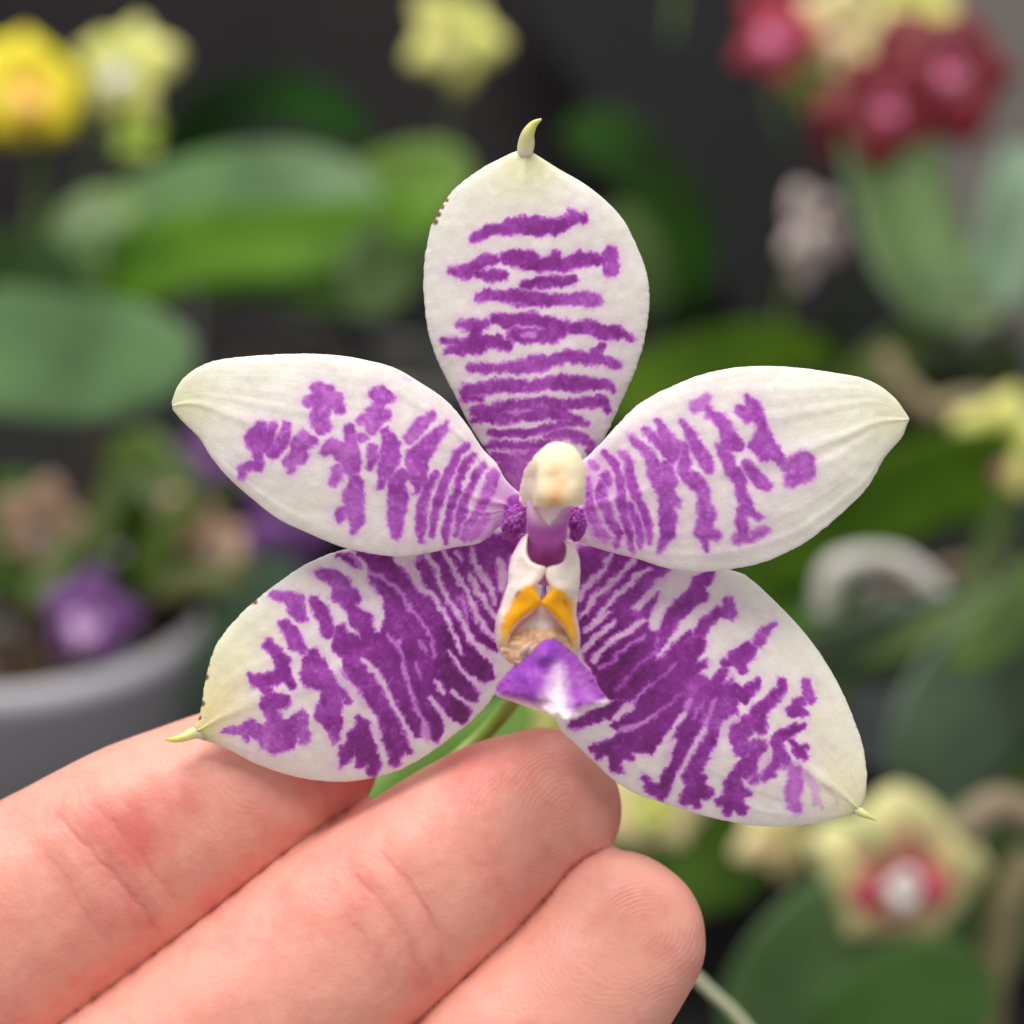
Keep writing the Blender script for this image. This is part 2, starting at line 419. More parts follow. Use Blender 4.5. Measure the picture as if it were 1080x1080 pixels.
SEP_R = [((590,560,K), """
P .78 110,80 250,60 450,120 560,190 480,300 410,380 460,480 540,560 640,600 760,600 720,700 720,780 800,860 900,880 940,960 900,1080 760,1100 520,1130 350,1100 270,1030 340,900 230,870 170,740 110,640 60,480 60,300
P .92 100,440 250,430 420,560 480,620 560,760 520,900 430,1020 330,1090 260,1020 300,900 190,870 120,700
.66 560,210,28 500,260,36 450,310,32
.7 525,345,14 490,380,30 440,430,40
.74 790,232,30 740,270,36 720,330,46 760,350,28
.74 720,330,40 650,400,46 600,450,42 560,520,38 530,560,34
.58 890,370,22 900,430,34 840,430,27
.7 840,435,24 770,480,28 740,540,26
.85 680,550,22 640,590,26
.8 720,600,48 680,640,48 600,650,46
.85 720,735,20 770,700,18
"""), ((600,670,K), """
.64 690,300,90 800,400,74 700,450,86
.6 800,280,50 850,350,34 860,420,34 790,470,38
.72 850,360,20
.84 740,560,46 700,620,42 660,690,43 640,750,38 600,745,16
.84 650,830,48 610,870,24
.84 660,840,40 672,885,20
.84 660,830,40 725,830,30
.84 690,760,32 690,800,30
.82 600,560,46 570,640,46 540,720,42 510,790,36 490,840,27
.78 490,840,25 430,800,24 398,755,15
.86 430,520,56 400,560,56 320,560,54 240,590,50 160,600,30 115,600,12
.86 250,640,36 240,700,20
.84 240,690,20 275,712,16
.84 165,640,18
.84 430,590,30
.84 300,620,30 325,650,15
.85 25,470,24 110,440,32 180,410,35 260,380,42
.84 600,470,56 640,520,54
"""), ((720,580,K), """
.62 485,392,9 430,430,25 400,480,29
.72 340,540,46 300,570,54 310,620,32
.72 300,570,40 230,600,22
.8 215,670,42 180,720,34 190,770,28
.9 275,740,34 320,775,34
.78 320,770,32 370,720,23 395,690,12
.76 520,700,22 530,730,26 480,780,28 430,830,32
.88 400,860,44 405,930,38
.64 340,920,46 290,980,46
.55 650,700,22 660,750,34 685,790,18
.74 620,800,26 580,850,30
.74 600,845,25 645,862,14
.92 640,925,11 580,950,24 510,990,36
"""), ((720,670,K), """
.68 500,560,38 520,620,36 545,670,26
.66 520,630,30 460,720,26 430,760,11
.82 570,570,22 590,600,28 620,625,24 640,645,13
.8 610,600,16 652,582,10
.38 590,700,27 590,780,36 580,860,35 600,915,24
.3 640,740,24 700,800,27 710,880,20 735,915,9
.2 740,790,12 800,850,13 820,890,9
.62 400,590,42 400,650,46 390,730,32 375,770,17
.62 320,600,42 300,560,46 290,520,40
.76 340,680,38 300,740,46 270,800,56 260,860,50
.78 260,860,46 190,875,18
.8 255,880,40 240,925,24
.8 280,880,36 315,925,22
.7 300,830,40 335,830,20
"""), ((590,560,K), """
.12 270,130,11 230,210,15 160,270,17 100,350,19
.12 390,150,13 330,220,13 250,290,15 180,350,17 140,430,13 100,450,10
.12 480,200,11 420,230,17 360,290,15 290,350,13 220,430,15 185,475,13
.08 590,240,28 520,290,20 450,360,16 400,410,13
.06 650,270,30 560,350,30 520,430,26 500,500,22
.12 270,430,11 200,480,13 140,525,13
.12 290,480,13 220,540,15 160,590,17 110,640,15
.12 440,470,13 380,520,15 300,560,15 240,610,13 180,680,17
.16 450,550,9 380,600,9 310,640,9 280,700,11 210,720,12
.3 520,560,9 500,640,8 440,690,8 380,760,8 300,830,12
.1 670,490,22 610,560,15 570,620,13 520,660,11
.3 620,700,7 560,760,8 480,810,8
.2 480,810,8 420,870,12 370,920,18
.1 370,925,18 310,980,24
.26 640,860,7 570,920,8 510,970,8
.14 510,970,10 420,1020,13 330,1050,20
.04 800,700,26 840,640,20
.04 740,400,14 700,460,18 650,520,16
.1 920,730,10 880,790,8 
.3 760,900,7 700,1000,7
"""), ((600,670,K), """
.2 640,340,10 600,420,15
.1 600,420,15 550,500,14 510,560,20 480,650,30
.2 770,340,9 710,500,11
.12 710,500,11 650,620,11 590,720,11 550,800,12
.12 880,430,14 830,470,19 810,540,20 840,620,25
.1 800,560,12 760,640,20 750,700,30
.1 1060,600,13 1020,690,15
.1 560,560,14 530,600,20 500,660,30
""" ), ((720,670,K), """
.1 430,640,15 405,720,12
.12 540,570,11 580,640,10 600,680,8
.1 330,770,12 345,800,10
""")]

# ------------------------------------------------------------ one tepal: outline in photo pixels, own depth, closed and thick
M_petal = attr_mat('petal_tissue', rough=.43, sss=.4, mottle=.14, veins=.24, scale=.0015, spec=.42, grain=.2)
def tepal(name, left, right, depth, spec, parent, nu=270, nv=230, T=.55, seed=0, yellow=(), warp=1.5, dark=None, nicks=(), horn=None, vein_amp=.04, extra=0):
    Lc = spline(left, nu); Rc = spline(right, nu)
    s = np.linspace(-1, 1, nv)[None, :]; t = np.linspace(0, 1, nu)[:, None]
    # crinkle of the margin
    ns = []
    for c, sd in ((Lc, 5), (Rc, 9)):
        n = .3*vnoise(np.arange(nu)/3.1, np.zeros(nu)+seed, sd)+.3*vnoise(np.arange(nu)/1.3, np.zeros(nu)+seed, sd+1)
        n *= smooth(0, .1, t[:, 0])*smooth(1, .93, t[:, 0]); ns.append(n)
    w = (s+1)/2
    X = Lc[:, 0][:, None]*(1-w)+Rc[:, 0][:, None]*w; Yp = Lc[:, 1][:, None]*(1-w)+Rc[:, 1][:, None]*w
    kn = ns[0][:, None]*smooth(.85, 1, -s)+ns[1][:, None]*smooth(.85, 1, s); X = X+kn; Yp = Yp+.6*kn
    s2 = np.broadcast_to(s, X.shape); t2 = np.broadcast_to(t, X.shape)
    dep = depth(X, Yp, s2, t2)                                  # mm, + away from the camera
    dep = dep+.10*vnoise(X/38, Yp/38, seed+20)+.025*vnoise(X/9, Yp/9, seed+21)
    dep = dep+vein_amp*vnoise(s2*9+1.2*vnoise(t2*3, s2*2, seed), t2*1.3, seed+22)*smooth(0, .2, t2)*smooth(1, .7, t2)
    th = T*np.clip(1-np.abs(s2)**6, 0, 1)**.5*np.clip(1-np.abs(2*t2-1)**14, 0, 1)**.5+.10
    p = pigment(X, Yp, spec, warp=warp, seed=seed)
    fs = vnoise(t2*(30 if spec in (SEP_L, SEP_R) else 20)+.9*vnoise(t2*6, s2*4, seed+50), s2*2.6+.5*vnoise(X/9, Yp/9, seed+51), seed+52)
    p = p+smooth(.25, .5, p)*(.09*fs-.16*smooth(.42, .8, fs)*smooth(-.2, .5, vnoise(X/16, Yp/16, seed+53)))
    p = p-smooth(.3, .5, p)*.14*smooth(.5, .9, vnoise(X/2.6, Yp/2.6, seed+54))
    p = p+smooth(.25, .5, p)*(.07*vnoise(X/14, Yp/14, seed+30)+.07*vnoise(X/4.5, Yp/4.5, seed+31)+.05*vnoise(X/2, Yp/2, seed+32))
    if dark is not None:  # deeper pigment beside the lip, with its shade put into the colour too
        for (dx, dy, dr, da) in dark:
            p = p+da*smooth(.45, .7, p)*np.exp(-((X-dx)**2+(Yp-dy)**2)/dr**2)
    C = ramp(p)
    for (yx, yy, yr, ys, yc) in yellow:
        a = (ys*np.exp(-((X-yx)**2+(Yp-yy)**2)/yr**2))*smooth(.35, .1, p); C = C*(1-a[..., None])+lin(yc)*a[..., None]
    for (bx, by, br, bh) in nicks:                              # brown torn margin spots
        a = smooth(br*bh, br*bh*.5, np.hypot((X-bx), (Yp-by))); C = C*(1-a[..., None])+lin((112, 78, 40))*a[..., None]
    k = S*(D+dep*1e-3)/D
    def pts(dd):
        kk = S*(D+dd*1e-3)/D; return np.stack([(X-540)*kk, dd*1e-3, (540-Yp)*kk], -1)
    F = pts(dep-th/2); B = pts(dep+th/2)
    # drop pinch: back colour is paler
    V, Q = shell(F, B)
    Cb = C*.5+lin((220, 205, 205))*.5
    A = np.vstack([C.reshape(-1, 3), Cb.reshape(-1, 3)])
    st = np.stack([s2, t2, s2*0+seed], -1).reshape(-1, 3); st = np.vstack([st, st])
    if horn is not None:
        hp, hr, hy = horn
        c = spline([(a, b, y_, r_) for (a, b), r_, y_ in zip(hp, hr, hy)], 26)
        pw = np.array([P(a, b, y_*1e-3) for a, b, y_, _ in c]); v, q = tube(pw, c[:, 3]*S, 20)
        Q = np.vstack([Q, q+len(V)]); V = np.vstack([V, v])
        tt = np.clip(np.repeat(np.linspace(0, 1, 26), 20), 0, 1); tt = np.append(tt, [0, 1])[:, None]
        tt = smooth(.12, 1, tt); hc = lin((240, 234, 200))*(1-tt)+lin((206, 206, 104))*tt
        A = np.vstack([A, hc]); st = np.vstack([st, np.zeros((len(v), 3))])
    me = mesh_grid(name, V, Q, {'Col': A, 'st': st})
    return obj(name, me, M_petal, parent)

flower = empty('orchid_flower', P(575, 600, 0), 'open star-shaped orchid flower, cream white with purple bars, held on the fingertips in front', 'flower')
# dorsal sepal (top)
tepal('dorsal_sepal',
  [(572,560),(545,520),(519,484),(497,451),(478,414),(463,384),(452,351),(447,310),(448,273),(454,241),(459,232),(463,222),(471,210),(482,197),(504,180),(526,168),(543,160),(555,157)],
  [(588,560),(612,515),(632,473),(645,447),(660,414),(674,380),(682,347),(685,317),(682,288),(671,258),(656,230),(637,210),(615,193),(589,178),(567,164),(555,157)],
  lambda X, Y, s, t: 2.2+1.2*(1-t)**2+2.0*(t-.5)**2+1.5*s**2*np.sin(math.pi*np.clip(t, .1, .95))-.12*np.exp(-(s/.10)**2)*smooth(0, .3, t),
  DORSAL, flower, warp=1.9, nu=330, nv=220, seed=101, yellow=[(555,170,34,.75,(226,222,165)),(530,200,60,.25,(232,226,190)),(650,250,16,.2,(236,214,170)), (575,120,40,.5,(226,222,160))],
  nicks=[(459,234,5,.9),(462,226,5,.9),(466,218,4.5,.9),(471,211,3.5,.9)],
  horn=([(553,176),(553,165),(555,152),(557,141),(563,131),(571,125.5)], [2,7.5,9,7,4.2,1.0], [3.1,2.8,2.3,1.7,1.3,1.0]))
# lateral sepals (lower pair)
tepal('lateral_sepal',
  [(566,560),(540,556),(500,553),(450,558),(400,570),(365,579),(340,587),(314,600),(286,620),(266,636),(248,654),(233,672),(224,690),(217,715),(213,741),(210,756),(204,768)],
  [(575,640),(560,680),(545,700),(526,726),(513,744),(495,762),(473,780),(444,800),(416,814),(379,823),(343,824),(307,818),(271,806),(242,791),(222,783),(212,780),(204,774)],
  lambda X, Y, s, t: 2.8+.2*t+1.4*(s+.1)**2*np.sin(math.pi*np.clip(t, .12, .93))-.9*np.exp(-((t-.5)/.35)**2)-.10*np.exp(-(s/.09)**2),
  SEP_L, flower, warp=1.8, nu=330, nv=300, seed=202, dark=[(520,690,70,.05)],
  yellow=[(222,740,40,.7,(226,208,140)),(235,690,45,.6,(228,224,176)),(262,650,40,.4,(234,228,194)),(205,775,26,.8,(214,200,120))],
  nicks=[(265,634,5,.9),(269,635,4,.9),(231,673,3,.9),(219,701,4.5,.8),(217,714,4.5,1),(213,742,4.5,1),(210,757,3.5,1)],
  horn=([(240,772),(222,776),(206,773),(195,777),(184,780),(174,780)], [1.5,4,6.5,5.2,3.4,1.0], [3.4,3.2,3.0,2.4,2.2,2.4]))
tepal('lateral_sepal',
  [(576,640),(575,690),(583,740),(590,768),(607,785),(630,807),(650,825),(673,838),(703,848),(733,858),(767,866),(800,871),(833,871),(867,867),(890,862),(904,858)],
  [(576,545),(600,556),(640,572),(700,588),(773,602),(793,612),(813,630),(833,650),(853,673),(870,697),(887,727),(900,757),(910,787),(914,813),(913,837),(909,852)],
  lambda X, Y, s, t: 2.8+.3*t+1.5*(s+.05)**2*np.sin(math.pi*np.clip(t, .12, .95))-.9*np.exp(-((t-.5)/.35)**2)-.10*np.exp(-(s/.09)**2),
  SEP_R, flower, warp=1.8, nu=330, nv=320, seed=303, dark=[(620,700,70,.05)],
  yellow=[(895,830,38,.55,(228,214,158)),(875,760,45,.3,(230,222,180)),(905,860,16,.8,(220,212,130)),(850,700,50,.2,(236,232,200))],
  horn=([(886,846),(897,850),(905,855),(912,859),(918,862),(924,865)], [1.5,3.6,5,3.8,2.2,.8], [3.4,3.2,3.0,2.8,2.7,2.6]))
# petals (side pair, in front of the sepals)
tepal('petal',
  [(560,565),(540,560),(526,556),(517,565),(502,574),(481,577),(452,583),(419,587),(387,583),(358,576),(322,561),(293,547),(267,527),(242,505),(224,484),(210,462),(192,444),(182,432)],
  [(562,530),(548,520),(533,505),(524,489),(509,473),(491,446),(470,422),(444,404),(416,388),(387,380),(358,375),(322,373),(286,374),(249,377),(221,382),(199,394),(187,408),(181,424)],
  lambda X, Y, s, t: .4+.9*(1-t)**2*0+.8*s**2*np.sin(math.pi*np.clip(t, .1, .95))-1.4*np.sin(math.pi*t)+1.5*smooth(.75, 1, t)-.10*np.exp(-(s/.09)**2),
  PET_L, flower, nu=300, nv=220, seed=404, yellow=[(190,425,36,.7,(228,226,176)),(225,400,40,.2,(238,234,206))])
tepal('petal',
  [(566,535),(590,520),(606,495),(622,479),(636,465),(653,446),(674,426),(703,410),(738,396),(773,388),(808,386),(843,388),(879,393),(907,398),(928,407),(945,421),(953,432),(959,441)],
  [(566,562),(590,566),(622,576),(646,583),(674,590),(703,599),(738,603),(773,600),(808,592),(843,576),(871,556),(900,530),(917,511),(931,486),(942,472),(952,460),(956,450),(959,443)],
  lambda X, Y, s, t: .4+.8*s**2*np.sin(math.pi*np.clip(t, .1, .95))-1.4*np.sin(math.pi*t)+1.5*smooth(.75, 1, t)-.10*np.exp(-(s/.09)**2),
  PET_R, flower, nu=300, nv=220, seed=505, yellow=[(948,440,34,.6,(228,226,170)),(900,450,50,.25,(238,232,200)),(880,420,60,.15,(240,236,214))])

# ------------------------------------------------------------ lip and column, each a closed patch with its own relief
M_lip = attr_mat('lip_tissue', rough=.5, sss=.4, mottle=.2, veins=.2, scale=.0013, spec=.28, grain=.4)
def patch(name, left, right, depth, color, parent, nu=90, nv=80, T=.6, mat=None, seed=0, jag=.25):
    Lc = spline(left, nu); Rc = spline(right, nu)
    s = np.linspace(-1, 1, nv)[None, :]; t = np.linspace(0, 1, nu)[:, None]; w = (s+1)/2
    X = Lc[:, 0][:, None]*(1-w)+Rc[:, 0][:, None]*w; Yp = Lc[:, 1][:, None]*(1-w)+Rc[:, 1][:, None]*w
    s2 = np.broadcast_to(s, X.shape); t2 = np.broadcast_to(t, X.shape)
    X = X+jag*vnoise(X/4, Yp/4, seed+7); Yp = Yp+jag*vnoise(X/4, Yp/4, seed+8)
    dep = depth(X, Yp, s2, t2)+.05*vnoise(X/9, Yp/9, seed)
    th = T*np.clip(1-np.abs(s2)**4, 0, 1)**.5*np.clip(1-np.abs(2*t2-1)**8, 0, 1)**.5+.12
    C = color(X, Yp)
    def pts(dd):
        kk = S*(D+dd*1e-3)/D; return np.stack([(X-540)*kk, dd*1e-3, (540-Yp)*kk], -1)
    V, Q = shell(pts(dep-th/2), pts(dep+th/2))
    st = np.stack([s2, t2, s2*0+seed], -1).reshape(-1, 3)
    me = mesh_grid(name, V, Q, {'Col': np.vstack([C.reshape(-1, 3)]*2), 'st': np.vstack([st, st])})
    return obj(name, me, mat or M_lip, parent)
def paint(base, spots, soft=3.0, seed=0, warp=1.0):
    def f(X, Y):
        wx = X+warp*vnoise(X/4, Y/4, seed); wy = Y+warp*vnoise(X/4, Y/4, seed+1)
        C = np.broadcast_to(lin(base), X.shape+(3,)).copy()
        for kind, c, a, sf, pts in spots:
            d = sd_poly(wx, wy, pts) if kind == 'P' else sd_stroke(wx, wy, pts)
            al = (a*smooth(sf, -sf, d))[..., None]; C = C*(1-al)+lin(c)*al
        return C
    return f
PUR = (150,58,168)
# mid lobe of the lip: keeled, toothed, pointing at the viewer
lip = patch('lip', [(571,675),(562,682),(552,692),(539,706),(527,718),(523,729),(526,735),(541,740),(556,745),(568,750),(580,755),(592,757)],
  [(584,673),(595,679),(606,690),(616,702),(625,712),(632,724),(637,734),(643,741),(632,746),(618,748),(609,757),(600,759)],
  lambda X, Y, s, t: -9.3-1.1*np.exp(-((X-574)/9)**2-((Y-691)/9)**2)-.5*np.exp(-((X-552)/8)**2-((Y-712)/8)**2)+3.6*s*s*(.35+.65*np.sin(math.pi*np.clip(t, 0, 1)))+2.6*(1-t)**2-1.0*t-1.0*smooth(.72, 1, t)+.35*vnoise(X/7, Y/7, 64)*smooth(.5, .9, t)+.25*vnoise(X/4, Y/4, 65)*smooth(.7, 1, np.abs(s)),
  paint((156,70,182), [
    ('S', (138,58,178), .8, 8, [(545,712,10),(560,695,10)]), ('S', (128,48,170), .8, 7, [(584,682,9),(582,692,8)]),
    ('S', (240,220,232), .85, 11, [(589,706,4),(588,722,9),(585,740,14),(585,758,20)]),
    ('S', (246,228,232), .95, 4, [(520,735,4),(540,743,6),(560,750,8),(585,758,10),(606,762,7),(614,750,4),(643,742,5)]),
    ('S', (236,190,206), .7, 5, [(578,748,2),(576,757,2)]), ('S', (200,140,205), .5, 8, [(610,715,4),(622,735,4)])], seed=3),
  flower, nu=110, nv=120, T=.7, seed=61, jag=1.0)
# side lobes: white horns with the orange cheeks
def lobe_col(right):
    sp = [('P', (255,176,12), 1, 3.5, [(563,617),(573,626),(575,640),(557,648),(541,662),(531,676),(527,664),(533,648),(543,630),(552,618)] if not right else
            [(579,618),(571,628),(570,640),(584,650),(596,664),(603,680),(610,674),(606,650),(603,632),(592,621)]),
          ('S', (247,196,70), .7, 4, [(536,668,4),(530,682,5)] if not right else [(602,668,3),(606,686,5)]),
          ('S', (150,82,40), .8, 1.8, [(548,624,1.5),(544,629,1.2)] if not right else [(596,634,.8),(597,640,.7)]),
          ('S', (226,170,190), .8, 2.5, [(556,560,2),(542,582,1),(535,606,1),(525,650,1.5),(520,674,2),(528,694,3),(540,702,4)] if not right else
            [(592,565,2),(608,580,1),(614,600,1),(611,630,1),(612,662,1.5),(614,688,3)])]
    return paint((243,226,216), sp, seed=9 if right else 5)
patch('side_lobe', [(557,562),(550,568),(545,576),(540,586),(537,596),(536,606),(535,617),(531,630),(527,642),(523,654),(522,668),(524,682),(530,692),(540,700)],
  [(557.5,563),(556,572),(556,581),(559,590),(566,595),(576,599),(572,610),(565,620),(571,636),(560,646),(547,658),(539,670),(538,686),(546,699)],
  lambda X, Y, s, t: -5.6-1.6*np.sin(math.pi*np.clip(t*1.1, 0, 1))+1.7*(1-s)/2+1.8*smooth(.75, 1, t)*0+.7*s*s, lobe_col(False), lip, nu=120, nv=60, T=.8, seed=71)
patch('side_lobe', [(591.5,567),(595,572),(597,579),(595,590),(590,595),(577,599),(576,610),(580,622),(571,636),(579,645),(590,658),(599,672),(602,686),(600,696)],
  [(592,567),(600,571),(607,579),(611,588),(612,598),(612,608),(611,621),(609,633),(608,646),(610,658),(612,670),(612,680),(610,688),(604,697)],
  lambda X, Y, s, t: -5.6-1.6*np.sin(math.pi*np.clip(t*1.1, 0, 1))+1.7*(1+s)/2+.7*s*s, lobe_col(True), lip, nu=120, nv=60, T=.8, seed=72)
# callus: white wedge under the cheeks and the warty tan plate below
patch('callus', [(574,612),(566,640),(548,656),(534,672),(528,686),(536,698),(548,702)],
  [(574,612),(578,640),(590,654),(600,666),(608,680),(604,694),(592,700)],
  lambda X, Y, s, t: -4.9-.9*t+.8*s*s-.32*smooth(664, 672, Y)*np.abs(vnoise(X/7, Y/7, 88)),
  paint((240,222,220), [('P', (232,190,142), .9, 3, [(536,666),(550,667),(560,660),(572,664),(585,662),(598,666),(606,690),(590,710),(545,710),(526,688)]),
     ('S', (176,118,104), .6, 4, [(586,664,3),(594,672,4)]), ('S', (235,200,178), .8, 3, [(560,680,4),(555,690,4)]),
     ('S', (168,140,196), .85, 2.5, [(574,608,2.5),(573,620,4.5)]), ('S', (190,130,80), .5, 3, [(545,668,2),(556,668,2),(566,672,2)])], seed=14, warp=2.2),
  lip, nu=90, nv=90, T=.8, seed=73)
bits = []
for (a, b, c, d, r) in [(548,694,562,676,3.4),(555,697,566,680,3.0),(562,697,571,684,2.6),(580,694,574,682,2.4)]:
    q = spline([(a, b, -5.2, r), ((a+c)/2-1, (b+d)/2, -6.4, r), (c, d, -6.9, .6)], 12)
    bits.append(tube(np.array([P(x, y, z*1e-3) for x, y, z, _ in q]), q[:, 3]*S, 12))
M_tan = simple('callus_tip', (236,204,186), .35, .12, 900, sss=.3)
v, q = merge(bits); obj('callus_tooth', mesh_grid('callus_tooth', v, q), M_tan, lip)
# column: purple neck rising from the centre, knobbly foot, cream anther cap
def col_tube(name, rows, color, parent, seg=64, flat=2.2, n=90, bump=0):
    c = spline(rows, n)             # px,py,Ymm,rx px,ry px
    pw = np.array([P(a, b, y*1e-3) for a, b, y in c[:, :3]])
    v, q = tube(pw, c[:, 3:5]*S, seg, flat)
    X = 540+v[:, 0]/S*D/(D+v[:, 1]); Y = 540-v[:, 2]/S*D/(D+v[:, 1])
    if bump:
        dv = vnoise(X/2.6, Y/2.6, 5)*bump*1e-3; v = v+np.stack([dv*.4, -np.abs(dv), dv*.4], 1)
    me = mesh_grid(name, v, q, {'Col': color(X, Y), 'st': v*0}); return obj(name, me, M_lip, parent)
column = col_tube('column', [(577,604,-.5,17,16),(577,596,-1.5,20,19),(577,580,-3.2,20,20),(577,562,-4.6,20,20),(578,545,-5.4,22,18),(580,528,-5.6,23,15),(582,512,-5.4,20,12),(583,500,-5.0,16,10),(583,492,-4.8,8,6)],
  paint((188,92,184), [('S', (232,196,216), .9, 9, [(575,532,22),(582,515,26)]), ('S', (140,48,140), .7, 9, [(577,592,9),(577,585,8)]), ('S', (176,84,176), .6, 5, [(566,560,4),(590,560,4)])], seed=17), flower)
for pts_ in ([(556,538,-1.5,6,6),(546,545,-1.9,13,11),(540,556,-1.6,12,11),(536,566,-.8,7,7)], [(598,535,-1.5,6,6),(606,545,-1.9,11,10),(609,556,-1.6,10,10),(606,567,-.8,6,6)]):
    col_tube('column_foot', pts_, paint((158,64,164), [('S', (206,140,214), .6, 3, [(538,548,2),(548,543,2),(541,555,1)]), ('S', (130,36,132), .7, 3, [(546,551,2),(536,560,3),(606,552,2),(610,560,2)]), ('S', (206,140,214), .5, 2, [(603,544,1),(609,549,1)])], seed=19, warp=2), column, seg=90, n=70, bump=.34)
M_cap = attr_mat('anther_cap_tissue', rough=.7, sss=.5, mottle=.06, veins=.1, scale=.0016, spec=.12, grain=.15)
cap = patch('anther_cap', [(584,467),(574,471),(564,480),(557,490),(552,500),(549,512),(547.5,522),(548,529),(553,533),(562,535)],
  [(592,466),(601,469),(608,474),(613,481),(617,492),(618,504),(617,516),(617,527),(613,533),(602,534)],
  lambda X, Y, s, t: -8.6+1.5*np.clip(np.hypot((X-588)/31, (Y-508)/40), 0, 1.3)**3.6-.5*smooth(500, 528, Y)+1.1*smooth(569, 564, X+(Y-500)*.12)*smooth(484, 510, Y)+1.3*smooth(566, 548, X),
  paint((240,222,188), [('S', (214,150,74), .85, 13, [(585,530,9),(588,519,5)]), ('S', (240,208,150), .5, 14, [(588,508,6),(589,498,5)]), ('S', (236,206,196), .85, 4, [(558,490,3),(555,505,5),(554,528,6)])], seed=23, warp=.6),
  column, nu=100, nv=100, T=1.3, seed=75, mat=M_cap, jag=1.0)
patch('column_beak', [(566,532),(568,538),(571,545),(575,550),(579,554)], [(598,532),(592,538),(587,545),(583,550),(580,554)],
  lambda X, Y, s, t: -8.2+1.2*s*s+.3*t, paint((236,206,216), [('S', (244,226,222), .9, 3, [(571,545,1),(579,554,3),(587,546,1)])], seed=25), column, nu=40, nv=40, T=.9, seed=76)
# pedicel going down behind the flower, between index and middle finger
M_green_stem = simple('green_stem', (150,186,92), .42, .3, 260, sss=.3, col2=(128,166,60))
c = spline([(576,590,3.2,13),(574,640,6.5,15),(562,700,12,11),(530,752,16,10),(485,796,15,9),(440,828,12,8),(405,851,9,7),(378,869,8.5,6),(345,893,11,8),(300,930,16,8)], 90)
v, q = tube(np.array([P(a, b, y*1e-3) for a, b, y, _ in c]), c[:, 3]*S, 28); obj('pedicel', mesh_grid('pedicel', v, q), M_green_stem, flower)

# ------------------------------------------------------------ the hand: one continuous surface grown from digit volumes
AXES = []
def finger(rows, seg=64, flat=2.25, n=150):
    c = spline(rows, n)
    # rounded end caps: extend with a dome
    pw = np.array([P(a, b, y) for a, b, y in c[:, :3]]); k = (D+c[:, 2])/D
    R = np.stack([c[:, 3]*S*k, c[:, 4]*S*k], 1)
    d = pw[-1]-pw[-4]; d /= np.linalg.norm(d); r0 = R[-1]
    a = np.linspace(0, math.pi/2, 26)[1:]
    cap_p = pw[-1]+d*(np.sin(a)*r0[0])[:, None]; cap_r = r0*np.maximum(np.cos(a), .02)[:, None]**.9
    AXES.append((np.vstack([pw, pw[-1:]]), np.vstack([R, R[-1:]])))
    return tube(np.vstack([pw, cap_p]), np.vstack([R, cap_r]), seg, flat)
F1 = finger([(-330,1212,.003,126,118),(-120,1075,.0055,124,114),(-20,1000,.007,124,110),(64,947,.0085,121,104),(112,917,.0090,116,100),(158,888,.0095,111,96),(205,862,.0101,103,90),(249,839,.0107,95,84),(290,817,.0114,86,78),(322,801,.0122,76,70)])
F2 = finger([(-130,1400,.000,128,122),(60,1240,.002,124,114),(190,1140,.0035,120,110),(298,1055,.0050,116,104),(366,996,.0060,112,98),(434,944,.0070,107,92),(500,893,.0082,99,86),(540,866,.0093,91,80),(572,850,.0104,82,74)])
F3 = finger([(90,1620,-.001,120,112),(240,1455,.000,114,106),(400,1282,.0014,108,98),(470,1205,.0022,106,95),(520,1150,.0030,105,92),(568,1099,.0038,102,88),(614,1046,.0050,95,84),(653,990,.0066,90,78)])
F4 = finger([(270,1800,-.002,104,98),(420,1600,0,96,90),(560,1420,.002,90,84),(640,1310,.003,84,76),(680,1250,.004,74,66)])
PAL = [finger([(-1180,2080,.010,200,190),(-800,1650,.006,170,190),(-520,1340,.003,140,150),(-330,1212,.002,124,118)], n=60),
       finger([(-1080,2180,.010,200,190),(-650,1800,.006,180,170),(-330,1560,.002,150,140),(-130,1400,.001,126,122)], n=60),
       finger([(-1000,2260,.010,200,190),(-500,1990,.006,170,170),(-120,1790,.002,150,140),(90,1620,0,120,112)], n=60),
       finger([(-900,2360,.010,190,190),(-380,2180,.006,170,180),(0,1990,.002,140,140),(270,1800,-.002,104,98)], n=60),
       finger([(-1500,2640,.014,240,200),(-1250,2400,.012,235,195),(-1000,2180,.010,250,190)], n=60),
       finger([(-1080,2000,.004,160,200),(-1000,1750,-.004,170,170),(-960,1500,-.010,140,130),(-880,1260,-.014,120,108),(-780,1060,-.016,112,98),(-720,950,-.017,96,80)], n=80)]
v, q = merge([F1, F2, F3, F4]+PAL)
tmp = bpy.data.objects.new('tmp', mesh_grid('tmp', v, q)); COL.objects.link(tmp)
md = tmp.modifiers.new('r', 'REMESH'); md.mode = 'VOXEL'; md.voxel_size = .00045
md = tmp.modifiers.new('s', 'SMOOTH'); md.factor = .5; md.iterations = 7
dg = bpy.context.evaluated_depsgraph_get(); dg.update()
hm = bpy.data.meshes.new_from_object(tmp.evaluated_get(dg)); bpy.data.objects.remove(tmp)
hm.name = 'hand'
import bmesh
bm = bmesh.new(); bm.from_mesh(hm)
def inview(c): x_ = 540+c[0]/S*D/(D+c[1]); y_ = 540-c[2]/S*D/(D+c[1]); return -60 < x_ < 800 and 730 < y_ < 1130
sel = [f_ for f_ in bm.faces if inview(f_.calc_center_median()) and f_.normal[1] < .35]
bmesh.ops.subdivide_edges(bm, edges=list({e_ for f_ in sel for e_ in f_.edges}), cuts=2, use_grid_fill=True)
vs_ = [v_ for v_ in bm.verts if inview(v_.co)]
def smv(vs, n):
    for _ in range(n): bmesh.ops.smooth_vert(bm, verts=vs, factor=.5, use_axis_x=True, use_axis_y=True, use_axis_z=True)
smv(vs_, 4)
